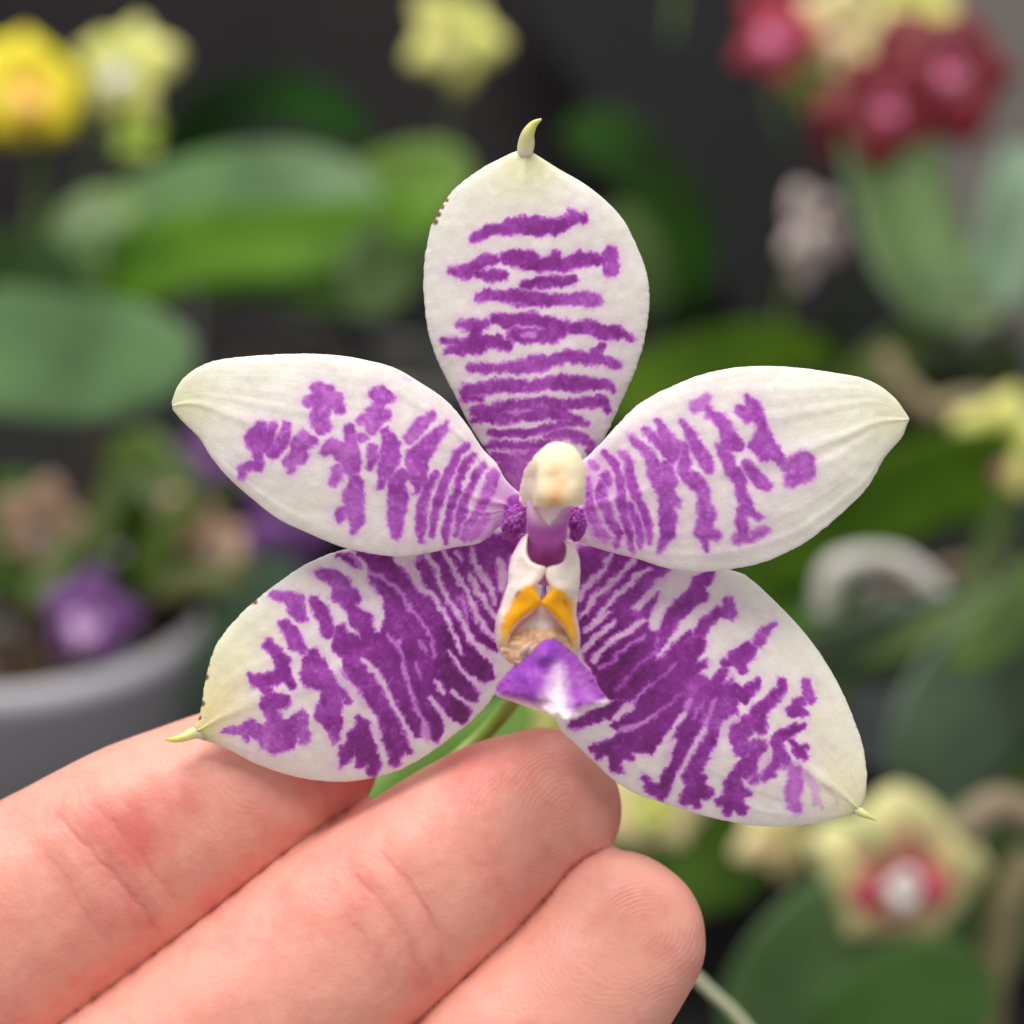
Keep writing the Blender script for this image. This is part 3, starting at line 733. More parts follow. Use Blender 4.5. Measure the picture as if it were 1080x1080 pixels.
def qdist(pts, ax):
    A, R = ax; out = np.empty(len(pts))
    for i0 in range(0, len(pts), 20000):
        p_ = pts[i0:i0+20000]; dd = ((p_[:, None]-A[None])**2).sum(2); k_ = dd.argmin(1); off = p_-A[k_]
        lat = np.hypot(off[:, 0], off[:, 2]); q_ = (np.abs(lat/R[k_, 0])**2.25+np.abs(off[:, 1]/R[k_, 1])**2.25)**(1/2.25)
        out[i0:i0+20000] = (q_-1)*R[k_].min(1)
    return out
def between(pts):                                            # how near a point is to the cleft between two fingers (m)
    dd = np.sort(np.stack([qdist(pts, AXES[i_]) for i_ in range(3)], 1), 1); return np.abs(dd[:, 1])
pp = np.array([v_.co for v_ in vs_]); e_b = between(pp)
smv([v_ for v_, e_ in zip(vs_, e_b) if e_ < .0009], 14)
bm.to_mesh(hm); bm.free(); hm.update()
nvx = len(hm.vertices); co = np.empty(nvx*3, np.float32); hm.vertices.foreach_get('co', co); co = co.reshape(-1, 3).astype(float)
no = np.empty(nvx*3, np.float32); hm.vertices.foreach_get('normal', no); no = no.reshape(-1, 3)
HX = 540+co[:, 0]/S*D/(D+co[:, 1]); HY = 540-co[:, 2]/S*D/(D+co[:, 1])
CR = [[(56,860,0),(74,877,0),(96,899,0),(122,925,0),(148,955,0),(166,985,0)], [(96,846,0),(118,868,0),(146,900,0),(168,930,0),(186,952,0)], [(30,880,0),(60,915,0),(84,950,0),(104,990,0)],
      [(404,902,0),(428,928,0),(450,961,0),(463,992,0),(468,1030,0)], [(374,922,0),(404,955,0),(433,996,0),(452,1042,0)], [(350,940,0),(382,985,0),(412,1040,0)],
      [(512,888,0),(520,908,0),(526,934,0)], [(498,880,0),(506,905,0),(514,940,0)], [(560,1090,0),(600,1110,0),(640,1150,0)]]
cw = [1, .6, .5, 1, .8, .45, .5, .35, .5]
wx = HX+3*vnoise(HX/22, HY/22, 301)+1.5*vnoise(HX/8, HY/8, 303); wy = HY+3*vnoise(HX/22, HY/22, 302)+1.5*vnoise(HX/8, HY/8, 304)
front = smooth(.25, -.15, no[:, 1])
cr = np.zeros(nvx)
for pts_, w_ in zip(CR, cw):
    d = sd_stroke(wx, wy, pts_); cr = np.maximum(cr, w_*np.exp(-(d/3.4)**2)*front*(.6+.4*vnoise(HX/18, HY/18, 340)))
# broad soft dips at the joints and gentle unevenness of the flesh
dip = np.zeros(nvx)
for pts_, w_ in zip(CR, cw):
    d = sd_stroke(HX, HY, pts_); dip = np.maximum(dip, w_*np.exp(-(d/16)**2)*front)
disp = -.00015*dip-.00006*cr+.00016*vnoise(HX/70, HY/70, 311)*front+.00005*vnoise(HX/24, HY/24, 312)*front
inv = (HX > -60) & (HX < 800) & (HY > 730) & (HY < 1130) & (no[:, 1] < .3); cleft = np.zeros(nvx); cleft[inv] = np.exp(-(between(co[inv])/.00042)**2)
co[:, 1] += .0011*cleft
co = co+no*disp[:, None]; hm.vertices.foreach_set('co', co.astype(np.float32).ravel()); hm.update()
# ridge phase (px): whorls on the pads
ph = np.zeros(nvx); am = np.zeros(nvx)
ax2 = (.82, -.57)
for (cx, cy, rr, el) in [(300,790,95,1.5), (592,850,85,1.45), (672,985,85,1.4)]:
    u = (HX-cx)*ax2[0]+(HY-cy)*ax2[1]; w_ = (HX-cx)*(-ax2[1])+(HY-cy)*ax2[0]
    d = np.hypot(u/el, w_)+5*vnoise(HX/30, HY/30, 321)+1.5*vnoise(HX/11, HY/11, 322); a = smooth(rr*1.35, rr*.5, np.hypot(u/el, w_))
    ph = np.where(a > am, d, ph); am = np.maximum(am, a)
am = am*front*(.55+.45*vnoise(HX/35, HY/35, 323))
# redness of the skin
red = .7*smooth(50, 0, sd_stroke(HX, HY, [(112,862,0),(140,885,0)]))+.5*smooth(40, 0, sd_stroke(HX, HY, [(150,850,0),(192,846,0)]))+.75*smooth(60, 0, sd_stroke(HX, HY, [(545,785,0),(500,812,0)]))+.7*smooth(60, 0, sd_stroke(HX, HY, [(385,820,0),(340,812,0)]))
red = red+.35*cleft+.25*dip+.18*vnoise(HX/60, HY/60, 331)+.14*vnoise(HX/20, HY/20, 332)+.08*vnoise(HX/8, HY/8, 333)
for k_, a_ in (('crease', cr), ('phase', ph), ('ridge', am), ('red', red)):
    at = hm.attributes.new(k_, 'FLOAT', 'POINT'); at.data.foreach_set('value', a_.astype(np.float32))
hm.polygons.foreach_set('use_smooth', np.ones(len(hm.polygons), bool))
m, nt, b = nodes('skin'); L = nt.links.new
aR = N(nt, 'ShaderNodeAttribute', attribute_name='red'); aC = N(nt, 'ShaderNodeAttribute', attribute_name='crease')
aP = N(nt, 'ShaderNodeAttribute', attribute_name='phase'); aA = N(nt, 'ShaderNodeAttribute', attribute_name='ridge'); tc = N(nt, 'ShaderNodeTexCoord')
n1 = N(nt, 'ShaderNodeTexNoise', Scale=260.0, Detail=6.0, Roughness=.6); L(tc.outputs['Object'], n1.inputs['Vector'])
n2 = N(nt, 'ShaderNodeTexNoise', Scale=2600.0, Detail=3.0); L(tc.outputs['Object'], n2.inputs['Vector'])
vo = N(nt, 'ShaderNodeTexVoronoi', Scale=1500.0); vo.feature = 'DISTANCE_TO_EDGE'; L(tc.outputs['Object'], vo.inputs['Vector'])
f = mathn(nt, 'MULTIPLY_ADD', n1.outputs['Fac'], .7, -.26); f = mathn(nt, 'ADD', f, aR.outputs['Fac']); f = mathn(nt, 'MULTIPLY_ADD', aC.outputs['Fac'], .28, f)
n1b = N(nt, 'ShaderNodeTexNoise', Scale=900.0, Detail=3.0); L(tc.outputs['Object'], n1b.inputs['Vector']); f = mathn(nt, 'MULTIPLY_ADD', n1b.outputs['Fac'], .4, f); f = mathn(nt, 'ADD', f, -.2)
cl = N(nt, 'ShaderNodeClamp'); L(f, cl.inputs['Value'])
mx = N(nt, 'ShaderNodeMix', data_type='RGBA'); mx.inputs['A'].default_value = rgba((230,163,147)); mx.inputs['B'].default_value = rgba((214,118,110)); L(cl.outputs[0], mx.inputs['Factor'])
L(mx.outputs['Result'], b.inputs['Base Color'])
b.inputs['Roughness'].default_value = .45; b.inputs['Specular IOR Level'].default_value = .34
b.inputs['Subsurface Weight'].default_value = .55; b.inputs['Subsurface Radius'].default_value = (1, .36, .2); b.inputs['Subsurface Scale'].default_value = .0013
sn = mathn(nt, 'SINE', mathn(nt, 'MULTIPLY', aP.outputs['Fac'], 2*math.pi/5.2)); rd = mathn(nt, 'MULTIPLY', sn, mathn(nt, 'MULTIPLY', aA.outputs['Fac'], .13))
h = mathn(nt, 'ADD', rd, mathn(nt, 'MULTIPLY', aC.outputs['Fac'], -.55)); h = mathn(nt, 'MULTIPLY_ADD', n2.outputs['Fac'], .35, h); h = mathn(nt, 'MULTIPLY_ADD', n1b.outputs['Fac'], .9, h)
h = mathn(nt, 'ADD', h, mathn(nt, 'MULTIPLY', mathn(nt, 'MINIMUM', vo.outputs['Distance'], .12), .6))
m1 = N(nt, 'ShaderNodeMapping'); m1.inputs['Rotation'].default_value = (0, math.radians(36), 0); L(tc.outputs['Object'], m1.inputs['Vector'])
m2 = N(nt, 'ShaderNodeMapping'); m2.inputs['Scale'].default_value = (1500, 500, 260); L(m1.outputs[0], m2.inputs['Vector'])
n4 = N(nt, 'ShaderNodeTexNoise', Scale=1.0, Detail=4.0, Roughness=.65, Distortion=.6); L(m2.outputs[0], n4.inputs['Vector'])
h = mathn(nt, 'MULTIPLY_ADD', n4.outputs['Fac'], .5, h)
bp = N(nt, 'ShaderNodeBump', Strength=.6, Distance=.00013); L(h, bp.inputs['Height']); L(bp.outputs[0], b.inputs['Normal'])
hand = obj('hand', hm, m); tag(hand, 'bare hand, finger pads towards us, three fingertips under the lower petals', 'hand')

# ------------------------------------------------------------ background: plants, flowers and pots of the nursery
M_leaf = {}
def leafmat(c, c2, rough=.5):
    c = tuple(x*.84 for x in c); c2 = tuple(x*.84 for x in c2)
    key = (c, c2)
    if key not in M_leaf: M_leaf[key] = simple('orchid_leaf', c, (.40 if sum(c) > 230 else .6), .3, 22, col2=tuple(x*.8 for x in c2), spec=(.34 if sum(c) > 230 else .06), sss=.05)
    return M_leaf[key]
def leaf(mid, width, Y0, Y1, tilt=0.0, fold=.18, mat=None, parent=None, name='leaf', tipw=.5, n=40, m=15, arch=0):
    """strap leaf: midline in photo px, from its base to its tip; width px; Y0..Y1 depth of the two ends"""
    c = spline(mid, n); t = np.linspace(0, 1, n); Y = Y0+(Y1-Y0)*t-arch*np.sin(math.pi*t)
    pw = np.array([P(a, b_, y) for (a, b_), y in zip(c[:, :2], Y)])
    T = np.gradient(pw, axis=0); T /= np.linalg.norm(T, axis=1)[:, None]
    side = np.cross(T, [0, 1, 0]); side /= np.linalg.norm(side, axis=1)[:, None]; nrm = np.cross(side, T)
    ca, sa = math.cos(tilt), math.sin(tilt); W = side*ca+nrm*sa; Nn = nrm*ca-side*sa
    prof = np.clip(t/.12, .35, 1)**.6*np.sqrt(np.clip(1-(np.clip((t-tipw)/(1-tipw), 0, 1))**2.2, 0, 1))
    k = S*(D+Y)/D; s = np.linspace(-1, 1, m)
    hw = (width/2*prof*k)[:, None]*s[None]
    A = pw[:, None]+W[:, None]*hw[..., None]+Nn[:, None]*((-fold*np.abs(s)**1.3)[None]*(width/2*prof*k)[:, None])[..., None]
    th = (.0012*np.clip(1-s**4, .05, 1))[None, :, None]*np.clip(prof, .05, 1)[:, None, None]
    v, q = shell(A-Nn[:, None]*th, A+Nn[:, None]*th)
    return obj(name, mesh_grid(name, v, q), mat, parent)
def petal_loc(L_, Wd, cup, n=18, m=11, tip=.8):
    t = np.linspace(0, 1, n)[:, None]; s = np.linspace(-1, 1, m)[None]
    w = Wd/2*np.sin(math.pi*np.clip(t, 0, 1)**tip)**.62+.03*L_*(1-t)
    x = w*s; z = L_*t+0*s; y = cup*L_*(-t*(1-t)*1.2)+.25*Wd*s**2*t
    A = np.stack([x+0*t, y+0*x, z], -1); th = .0007*np.clip(1-s**4, .05, 1)*np.clip(4*t*(1-t), .1, 1)
    off = np.stack([0*th, th, 0*th], -1); return shell(A-off, A+off)
def rotY(v, a):
    c, s = math.cos(a), math.sin(a); return np.stack([v[:, 0]*c+v[:, 2]*s, v[:, 1], -v[:, 0]*s+v[:, 2]*c], 1)
def turn(v, yaw, pitch):
    R = np.array((Matrix.Rotation(yaw, 3, 'Z') @ Matrix.Rotation(pitch, 3, 'X'))); return v @ R.T
BLOOM = attr_mat('bloom_tissue', rough=.5, sss=.2, mottle=.2, veins=.3, scale=.002, mscale=120.0)
PAIR = {}
def pm(n_, c_, c2=None, sc=60): return (c_, c2 or c_)
def bloom(px, py, Y, r, mat, lipmat, parent, yaw=0, pitch=0, roll=0, wide=.8, cup=.3, lipscale=.38, spots=None, openness=1.0):
    k = S*(D+Y)/D; R_ = r*k; c = P(px, py, Y); ps = []; cs = []; outer, core = lin(mat[0]), lin(mat[1])
    for i, a in enumerate((0, 72, 144, 216, 288)):
        v, q = petal_loc(R_*random.uniform(.86, 1.08), R_*wide*(1.1 if i in (1, 4) else .95)*random.uniform(.85, 1.1), cup*random.uniform(.3, 2))
        rr = np.linalg.norm(v[:, [0, 2]], axis=1)/R_; w_ = smooth(.75, .2, rr+.12*vnoise(v[:, 0]/R_*5, v[:, 2]/R_*5, i))[:, None]; cs.append(outer*(1-w_)+core*w_)
        v = v @ np.array(Matrix.Rotation((1-openness)*1.0+random.uniform(-.25, .25), 3, 'X')).T
        ps.append((turn(rotY(v, math.radians(a+random.uniform(-9, 9))+roll), yaw, pitch)+c, q))
    v, q = merge(ps); C_ = np.vstack(cs); o = obj('bloom', mesh_grid('bloom', v, q, {'Col': C_}), BLOOM, parent)
    if isinstance(lipmat, tuple):
        if lipmat not in PAIR: PAIR[lipmat] = simple('bloom_lip', lipmat[0], .5, .2, 60, sss=.15, col2=lipmat[1])
        lipmat = PAIR[lipmat]
    # lip: pouting mid lobe, two side lobes, and the column
    lp = []
    for (a, l_, w_, b_) in ((180, .95, .62, .9), (125, .6, .45, .5), (235, .6, .45, .5)):
        v, q = petal_loc(R_*lipscale*l_*1.5, R_*lipscale*w_*1.7, b_); lp.append((turn(rotY(v, math.radians(a)+roll)+np.array([0, -R_*.12, 0]), yaw, pitch)+c, q))
    z = np.linspace(0, 1, 12); pts_ = np.stack([0*z, -R_*.05-.28*R_*z, R_*.02+.1*R_*z], 1)
    v, q = tube(pts_+0, R_*.10*np.sqrt(np.clip(1-(z*1.02-.02)**4, .02, 1)), 12); lp.append((turn(v, yaw, pitch)+c, q))
    v, q = merge(lp); obj('lip', mesh_grid('lip', v, q), lipmat, o)
    return o
def stem(pts_, r, Y, mat, parent=None, name='stem'):
    c = spline([(a, b_, r) for a, b_ in pts_], 40); Ys = Y if not isinstance(Y, tuple) else np.linspace(Y[0], Y[1], 40)
    Ys = np.broadcast_to(Ys, 40); k = (D+Ys)/D
    v, q = tube(np.array([P(a, b_, y) for (a, b_, _), y in zip(c, Ys)]), c[:, 2]*S*k, 10); return obj(name, mesh_grid(name, v, q), mat, parent)
M_stem = simple('spike_stem', (92,112,52), .5, .3, 60)
M_root = simple('root_velamen', (214,208,204), .5, .2, 80, col2=(176,172,160))
M_yel = pm('yellow_petal', (236,218,30), (206,190,30)); M_pyel = pm('pale_yellow_petal', (226,222,130), (190,200,90)); M_gyel = pm('lime_petal', (160,180,66), (130,160,40))
M_cream = pm('cream_petal', (232,212,160), (190,186,110)); M_red = pm('crimson_petal', (112,4,26), (90,2,16)); M_pink = pm('pink_lip', (220,120,160), (196,84,126))
M_white = pm('blush_petal', (220,200,196), (196,176,168)); M_peach = pm('peach_petal', (228,186,160), (196,170,120)); M_purp = pm('violet_petal', (118,70,138), (92,48,108))
M_plip = pm('pale_violet_lip', (200,160,206), (150,100,170)); M_org = pm('orange_lip', (248,200,90), (240,170,60)); M_rose = pm('rose_lip', (206,90,110), (176,50,76)); M_creamp = pm('cream_blotched_petal', (222,214,150), (196,76,96), 90)
M_rosy = pm('rosy_red_petal', (170,40,66), (140,16,40)); M_wlip = pm('white_lip', (240,232,226))

# top-left yellow spray
e = empty('flower_spike', P(36,260,.50), 'bright yellow orchid bloom with orange lip at the far upper left, on a green stalk', 'flower')
bloom(28, 92, .50, 72, M_yel, M_org, e, yaw=.35, wide=1.2, lipscale=.5); stem([(36,130),(40,200),(34,300),(40,380)], 7, .52, M_stem, e)
e = empty('flower_spike', P(120,220,.52), 'pale yellow orchid bloom with a whitish edge beside the bright yellow one', 'flower')
bloom(130, 74, .52, 66, M_pyel, M_wlip, e, yaw=-.5, wide=.8, roll=.2)
o = bloom(148, 146, .50, 36, M_gyel, M_pyel, e, openness=.3); stem([(135,90),(112,125),(95,180),(60,260)], 4, .53, M_stem, e); stem([(148,150),(118,140),(100,140)], 4, .52, M_stem, e)
e = empty('flower_spike', P(478,140,.58), 'small cream yellow orchid bloom hanging at the top above the dorsal sepal', 'flower')
bloom(482, 42, .58, 62, M_pyel, M_cream, e, yaw=.2, roll=.5, wide=.75); stem([(480,45),(476,110),(470,190),(480,260)], 4, .60, M_stem, e)
# top-right cluster
e = empty('flower_spike', P(985,190,.46), 'crimson orchid spray with two pink lips at the upper right', 'flower')
bloom(1002, 74, .46, 76, M_red, M_pink, e, yaw=-.1, wide=1.0, lipscale=.28, roll=.3); bloom(930, 112, .45, 74, M_red, M_pink, e, yaw=.2, wide=.9, lipscale=.28, roll=-.4)
bloom(972, 84, .49, 74, M_red, M_red, e, roll=.8, wide=1.0)
bloom(902, 138, .48, 52, M_red, M_red, e, roll=.3, wide=1.0)
stem([(1004,80),(985,150),(970,230),(976,330)], 5, .50, M_stem, e)
e = empty('flower_spike', P(880,150,.56), 'cream and olive orchid blooms between the red ones at the upper right edge', 'flower')
bloom(884, 34, .56, 66, M_cream, M_peach, e, roll=.2); bloom(962, 6, .58, 54, M_pyel, M_cream, e, roll=.6); bloom(862, 86, .57, 36, M_gyel, M_cream, e, roll=.9)
stem([(884,40),(880,110),(900,200),(930,300)], 4, .60, M_stem, e)
e = empty('flower_spike', P(812,120,.55), 'rosy red orchid bloom left of the cream blooms at the top', 'flower')
bloom(818, 34, .55, 52, M_rosy, M_pink, e, roll=.4, lipscale=.5); stem([(818,40),(812,90),(830,150)], 3, .60, M_stem, e)
e = empty('flower_spike', P(850,330,.48), 'drooping blush white orchid bloom right of the dorsal sepal', 'flower')
bloom(852, 244, .48, 56, M_white, M_wlip, e, yaw=.7, pitch=.3, roll=.6, openness=.75); stem([(866,220),(905,185),(940,175)], 4, .50, M_stem, e); stem([(846,250),(826,330),(820,420)], 3, .52, M_stem, e)
e = empty('flower_spike', P(1060,560,.40), 'yellow orchid bloom with pink lip at the right edge', 'flower')
bloom(1050, 470, .40, 68, M_pyel, M_pink, e, yaw=-.35, lipscale=.55, roll=.2); stem([(1055,480),(1075,560),(1085,650)], 4, .43, M_stem, e)
e = empty('flower_spike', P(950,1010,.20), 'cream orchid bloom with rose red centre below the right lower petal', 'flower')
bloom(950, 925, .25, 96, M_creamp, M_wlip, e, yaw=.15, pitch=.1, wide=1.15, lipscale=.3, cup=.2, roll=.1)
for (x_, y_) in ((912, 945), (986, 940)): obj('lip_side', mesh_grid('lip_side', *tube(np.array([P(x_+(y_-940)*.2, y_-20+k_*8, .236) for k_ in range(6)]), np.array([4, 12, 15, 15, 11, 3])*S*2.5, 12)), simple('rose_lip_side', (188, 54, 84), .5, .2, 60), e)
stem([(940,900),(900,870),(855,850),(830,800)], 5, .23, simple('pale_stem', (150,176,110), .5, .2, 60), e)
e = empty('flower_spike', P(815,920,.30), 'small cream and peach orchid bloom half hidden behind the right lower petal', 'flower')
bloom(820, 884, .30, 50, M_cream, M_peach, e, roll=.5); stem([(825,880),(850,840),(880,800)], 3, .33, M_stem, e)
e = empty('flower_spike', P(690,880,.33), 'pale yellow orchid bloom under the right lower petal beside the middle fingertip', 'flower')
bloom(690, 846, .26, 62, M_cream, M_pyel, e, roll=.1, wide=1.1); stem([(690,830),(660,780),(640,720)], 3, .36, M_stem, e)
e = empty('flower_spike', P(560,780,.33), 'pale green cream orchid bloom seen through the gap under the lip', 'flower')
bloom(575, 752, .33, 50, M_pyel, M_cream, e, roll=.8); stem([(575,752),(590,680),(600,600)], 3, .36, M_stem, e)
# left small blooms
e = empty('flower_spike', P(45,640,.40), 'peach orchid bloom at the left edge above the grey pot', 'flower')
bloom(44, 556, .40, 54, M_peach, M_white, e, roll=.3, yaw=.3); stem([(44,560),(55,620),(60,690)], 4, .41, M_stem, e)
e = empty('flower_spike', P(225,620,.38), 'two small peach cream orchid blooms on one stalk left of the left lower petal', 'flower')
bloom(196, 545, .38, 40, M_peach, M_cream, e, roll=.5, yaw=-.2); bloom(236, 578, .38, 34, M_peach, M_white, e, roll=1); stem([(236,578),(196,548),(160,600),(140,690)], 3, .39, M_stem, e)
e = empty('flower_spike', P(95,700,.36), 'violet orchid bloom lying over the rim of the grey pot', 'flower')
bloom(92, 652, .36, 56, M_purp, M_plip, e, roll=.2, yaw=.3, lipscale=.5); stem([(92,655),(110,690),(120,720)], 3, .38, M_stem, e)
e = empty('flower_spike', P(310,620,.36), 'violet orchid bloom mostly hidden behind the left side petal', 'flower')
bloom(306, 545, .36, 62, M_purp, M_purp, e, roll=.4); bloom(225, 478, .37, 40, M_purp, M_plip, e, roll=.9); stem([(306,550),(260,600),(200,690)], 3, .38, M_stem, e)
# leafy plants
def plant(label, base, leaves, name='orchid_plant'):
    Yb = base[2]; e_ = empty(name, P(*base), label, 'plant')
    for (mid, w_, Y0, Y1, tilt, fold, c1, c2) in leaves: leaf(mid, w_, Y0, Y1, tilt, fold, leafmat(c1, c2), e_)
    return e_
plant('broad leaved orchid plant with arching glossy leaves in the upper left', (90,330,.46), [
  ([(70,290),(180,225),(300,200),(400,215)], 130, .46, .42, .55, .1, (104,142,84), (84,124,70)),
  ([(90,300),(220,262),(360,250),(470,222)], 88, .44, .40, .2, .15, (108,162,18), (78,132,8)),
  ([(330,262),(420,205),(500,182)], 110, .45, .42, .4, .15, (128,166,62), (96,140,44)),
  ([(100,330),(80,290),(90,240),(150,210)], 70, .43, .45, .2, .15, (112,148,60), (90,130,50))])
plant('dark green leaves arching against the wall at the upper left', (290,250,.60), [
  ([(180,190),(230,120),(310,108),(395,150)], 66, .60, .58, .3, .2, (22,66,6), (10,40,4)),
  ([(200,300),(280,290),(360,310),(420,290)], 60, .56, .52, .3, .2, (54,86,24), (40,64,20))])
plant('short pointed green leaf drooping between the left side petal and dorsal sepal', (400,270,.42), [
  ([(450,235),(410,275),(372,330)], 84, .42, .38, .3, .15, (102,130,66), (80,110,48))])
plant('pale grey green oval orchid leaves at the left edge', (20,420,.36), [
  ([(-60,362),(40,376),(120,384),(204,388)], 150, .38, .33, .35, .08, (104,140,88), (84,122,70)),
  ([(-40,300),(20,290),(80,320)], 100, .42, .38, .2, .1, (58,84,44), (44,66,34))])
plant('dark green strap leaf behind the right side of the dorsal sepal', (650,330,.52), [
  ([(600,130),(670,170),(718,240),(725,330)], 74, .54, .52, .3, .2, (34,72,8), (18,46,4)),
  ([(640,220),(680,280),(690,340)], 56, .50, .50, .3, .2, (84,110,60), (62,88,40)),
  ([(640,440),(700,400),(790,372),(880,378)], 70, .42, .44, .3, .2, (78,112,14), (50,84,8))])
plant('tall upright green leaf below the crimson orchid spray', (990,370,.44), [
  ([(930,120),(945,200),(970,280),(1000,350)], 112, .46, .42, .2, .12, (106,138,72), (76,108,54)),
  ([(890,430),(940,380),(1000,340),(1060,330)], 54, .44, .42, .3, .2, (104,132,44), (78,106,28)),
  ([(1040,330),(1070,240),(1078,150)], 80, .45, .47, .2, .12, (122,158,120), (96,130,90))])
plant('long arching green leaves behind the right side petal', (1060,560,.38), [
  ([(1090,505),(1000,505),(900,545),(780,612)], 104, .40, .36, .2, .12, (84,124,28), (60,96,16)),
  ([(1090,420),(1040,400),(960,440),(900,520)], 60, .46, .44, .2, .2, (70,88,48), (54,70,36)),
  ([(770,600),(820,610),(860,660),(880,740)], 110, .38, .36, .2, .1, (84,124,40), (64,104,30))])
plant('grey green drooping orchid leaves at the right behind the lower petal', (1080,680,.30), [
  ([(1110,650),(1020,660),(930,680),(830,690)], 104, .32, .29, .5, .06, (146,172,138), (124,152,116)),
  ([(1110,690),(1040,720),(990,790),(950,850)], 150, .30, .28, .2, .08, (98,124,94), (80,104,76)),
  ([(1100,600),(1060,660),(1000,700)], 64, .29, .27, .2, .1, (118,150,72), (94,126,54)),
  ([(1110,850),(1085,780),(1090,700)], 90, .34, .34, .2, .1, (74,100,64), (56,84,50))])
plant('large mid green orchid leaf filling the lower right corner', (1000,1100,.22), [
  ([(1110,905),(1010,950),(890,1010),(760,1090)], 210, .28, .24, .2, .06, (92,130,72), (72,110,52)),
  ([(760,960),(740,900),(690,870),(600,880)], 130, .30, .32, .2, .1, (78,110,36), (60,90,24)),
  ([(1120,830),(1060,900),(1040,980)], 120, .34, .30, .2, .1, (104,144,44), (70,108,24)),
  ([(880,1120),(960,1060),(1050,1030)], 130, .23, .22, .2, .1, (86,122,60), (66,98,46))])
plant('green leaf hanging beside the grey pot at the lower left', (190,640,.34), [
  ([(275,560),(250,650),(215,730),(165,850)], 120, .47, .45, .2, .1, (88,122,92), (66,98,68)),
  ([(120,470),(160,500),(180,560),(170,620)], 70, .40, .38, .2, .15, (110,140,50), (78,110,24)),
  ([(100,560),(150,520),(215,500),(250,520)], 56, .40, .40, .3, .2, (120,146,60), (70,100,20)),
  ([(10,500),(20,540),(10,600),(30,640)], 60, .42, .42, .3, .2, (104,144,50), (72,112,30)),
  ([(180,640),(220,600),(250,600)], 90, .41, .40, .3, .2, (60,84,20), (44,66,14))])
plant('slim bright green leaf showing between the left lower petal and the middle finger', (420,880,.14), [
  ([(350,900),(420,845),(500,790),(560,735)], 84, .10, .12, .2, .12, (126,168,66), (100,144,44))], name='orchid_leaf_plant')
plant('tuft of small curling leaves above the grey pot at the left', (150,640,.39), [
  ([(110,610),(105,560),(125,510),(160,478)], 34, .385, .37, .2, .2, (150,178,90), (110,142,50)),
  ([(150,620),(170,570),(210,520),(235,490)], 30, .38, .37, .2, .2, (128,160,60), (90,124,30)),
  ([(130,620),(150,590),(150,545),(140,520)], 44, .39, .38, .4, .2, (84,120,20), (60,92,10)),
  ([(160,630),(200,610),(240,610),(270,585)], 26, .38, .36, .2, .2, (170,178,120), (140,150,80)),
  ([(30,640),(60,600),(80,560)], 30, .38, .38, .2, .2, (146,170,100), (110,140,60)),
  ([(90,640),(80,610),(110,590)], 30, .38, .38, .2, .2, (60,90,20), (40,66,14))])
plant('clump of narrow grey green leaves around the clear pot at the right', (960,640,.40), [
  ([(880,700),(950,680),(1030,640),(1090,625)], 30, .30, .30, .2, .2, (122,148,70), (96,124,50)),
  ([(1000,720),(1020,640),(1050,560),(1060,520)], 30, .36, .36, .2, .2, (100,128,60), (74,100,40)),
  ([(870,480),(900,440),(950,405),(990,360)], 26, .44, .43, .2, .2, (118,138,54), (84,104,30)),
  ([(1000,480),(1010,440),(1040,400),(1075,370)], 28, .46, .45, .2, .2, (60,74,40), (44,56,28))])
plant('thin dark green leaves crossing the wall between the top right blooms and the petal', (880,400,.56), [
  ([(800,430),(820,360),(830,300),(825,260)], 20, .55, .55, .2, .2, (64,72,40), (46,54,30)),
  ([(1000,500),(1030,440),(1060,300),(1040,180)], 22, .55, .55, .2, .2, (70,84,50), (50,60,34)),
  ([(900,420),(880,360),(905,300)], 26, .56, .56, .2, .2, (60,76,40), (44,58,28))])
def stake(a, b_, r, Y, col, label): tag(stem([a, b_], r, Y, simple('stake_wood', col, .7, .3, 40), None, 'plant_stake'), label, 'stake')
stake((86,640), (98,420), 5, .43, (96,70,58), 'thin brown stake standing in the grey pot under the oval leaf')
stake((208,520), (205,300), 4, .50, (120,120,118), 'thin grey stake between the oval leaf and the black pot')
stake((708,40), (716,-20), 4, .60, (90,110,50), 'short green stake at the top right of the middle')
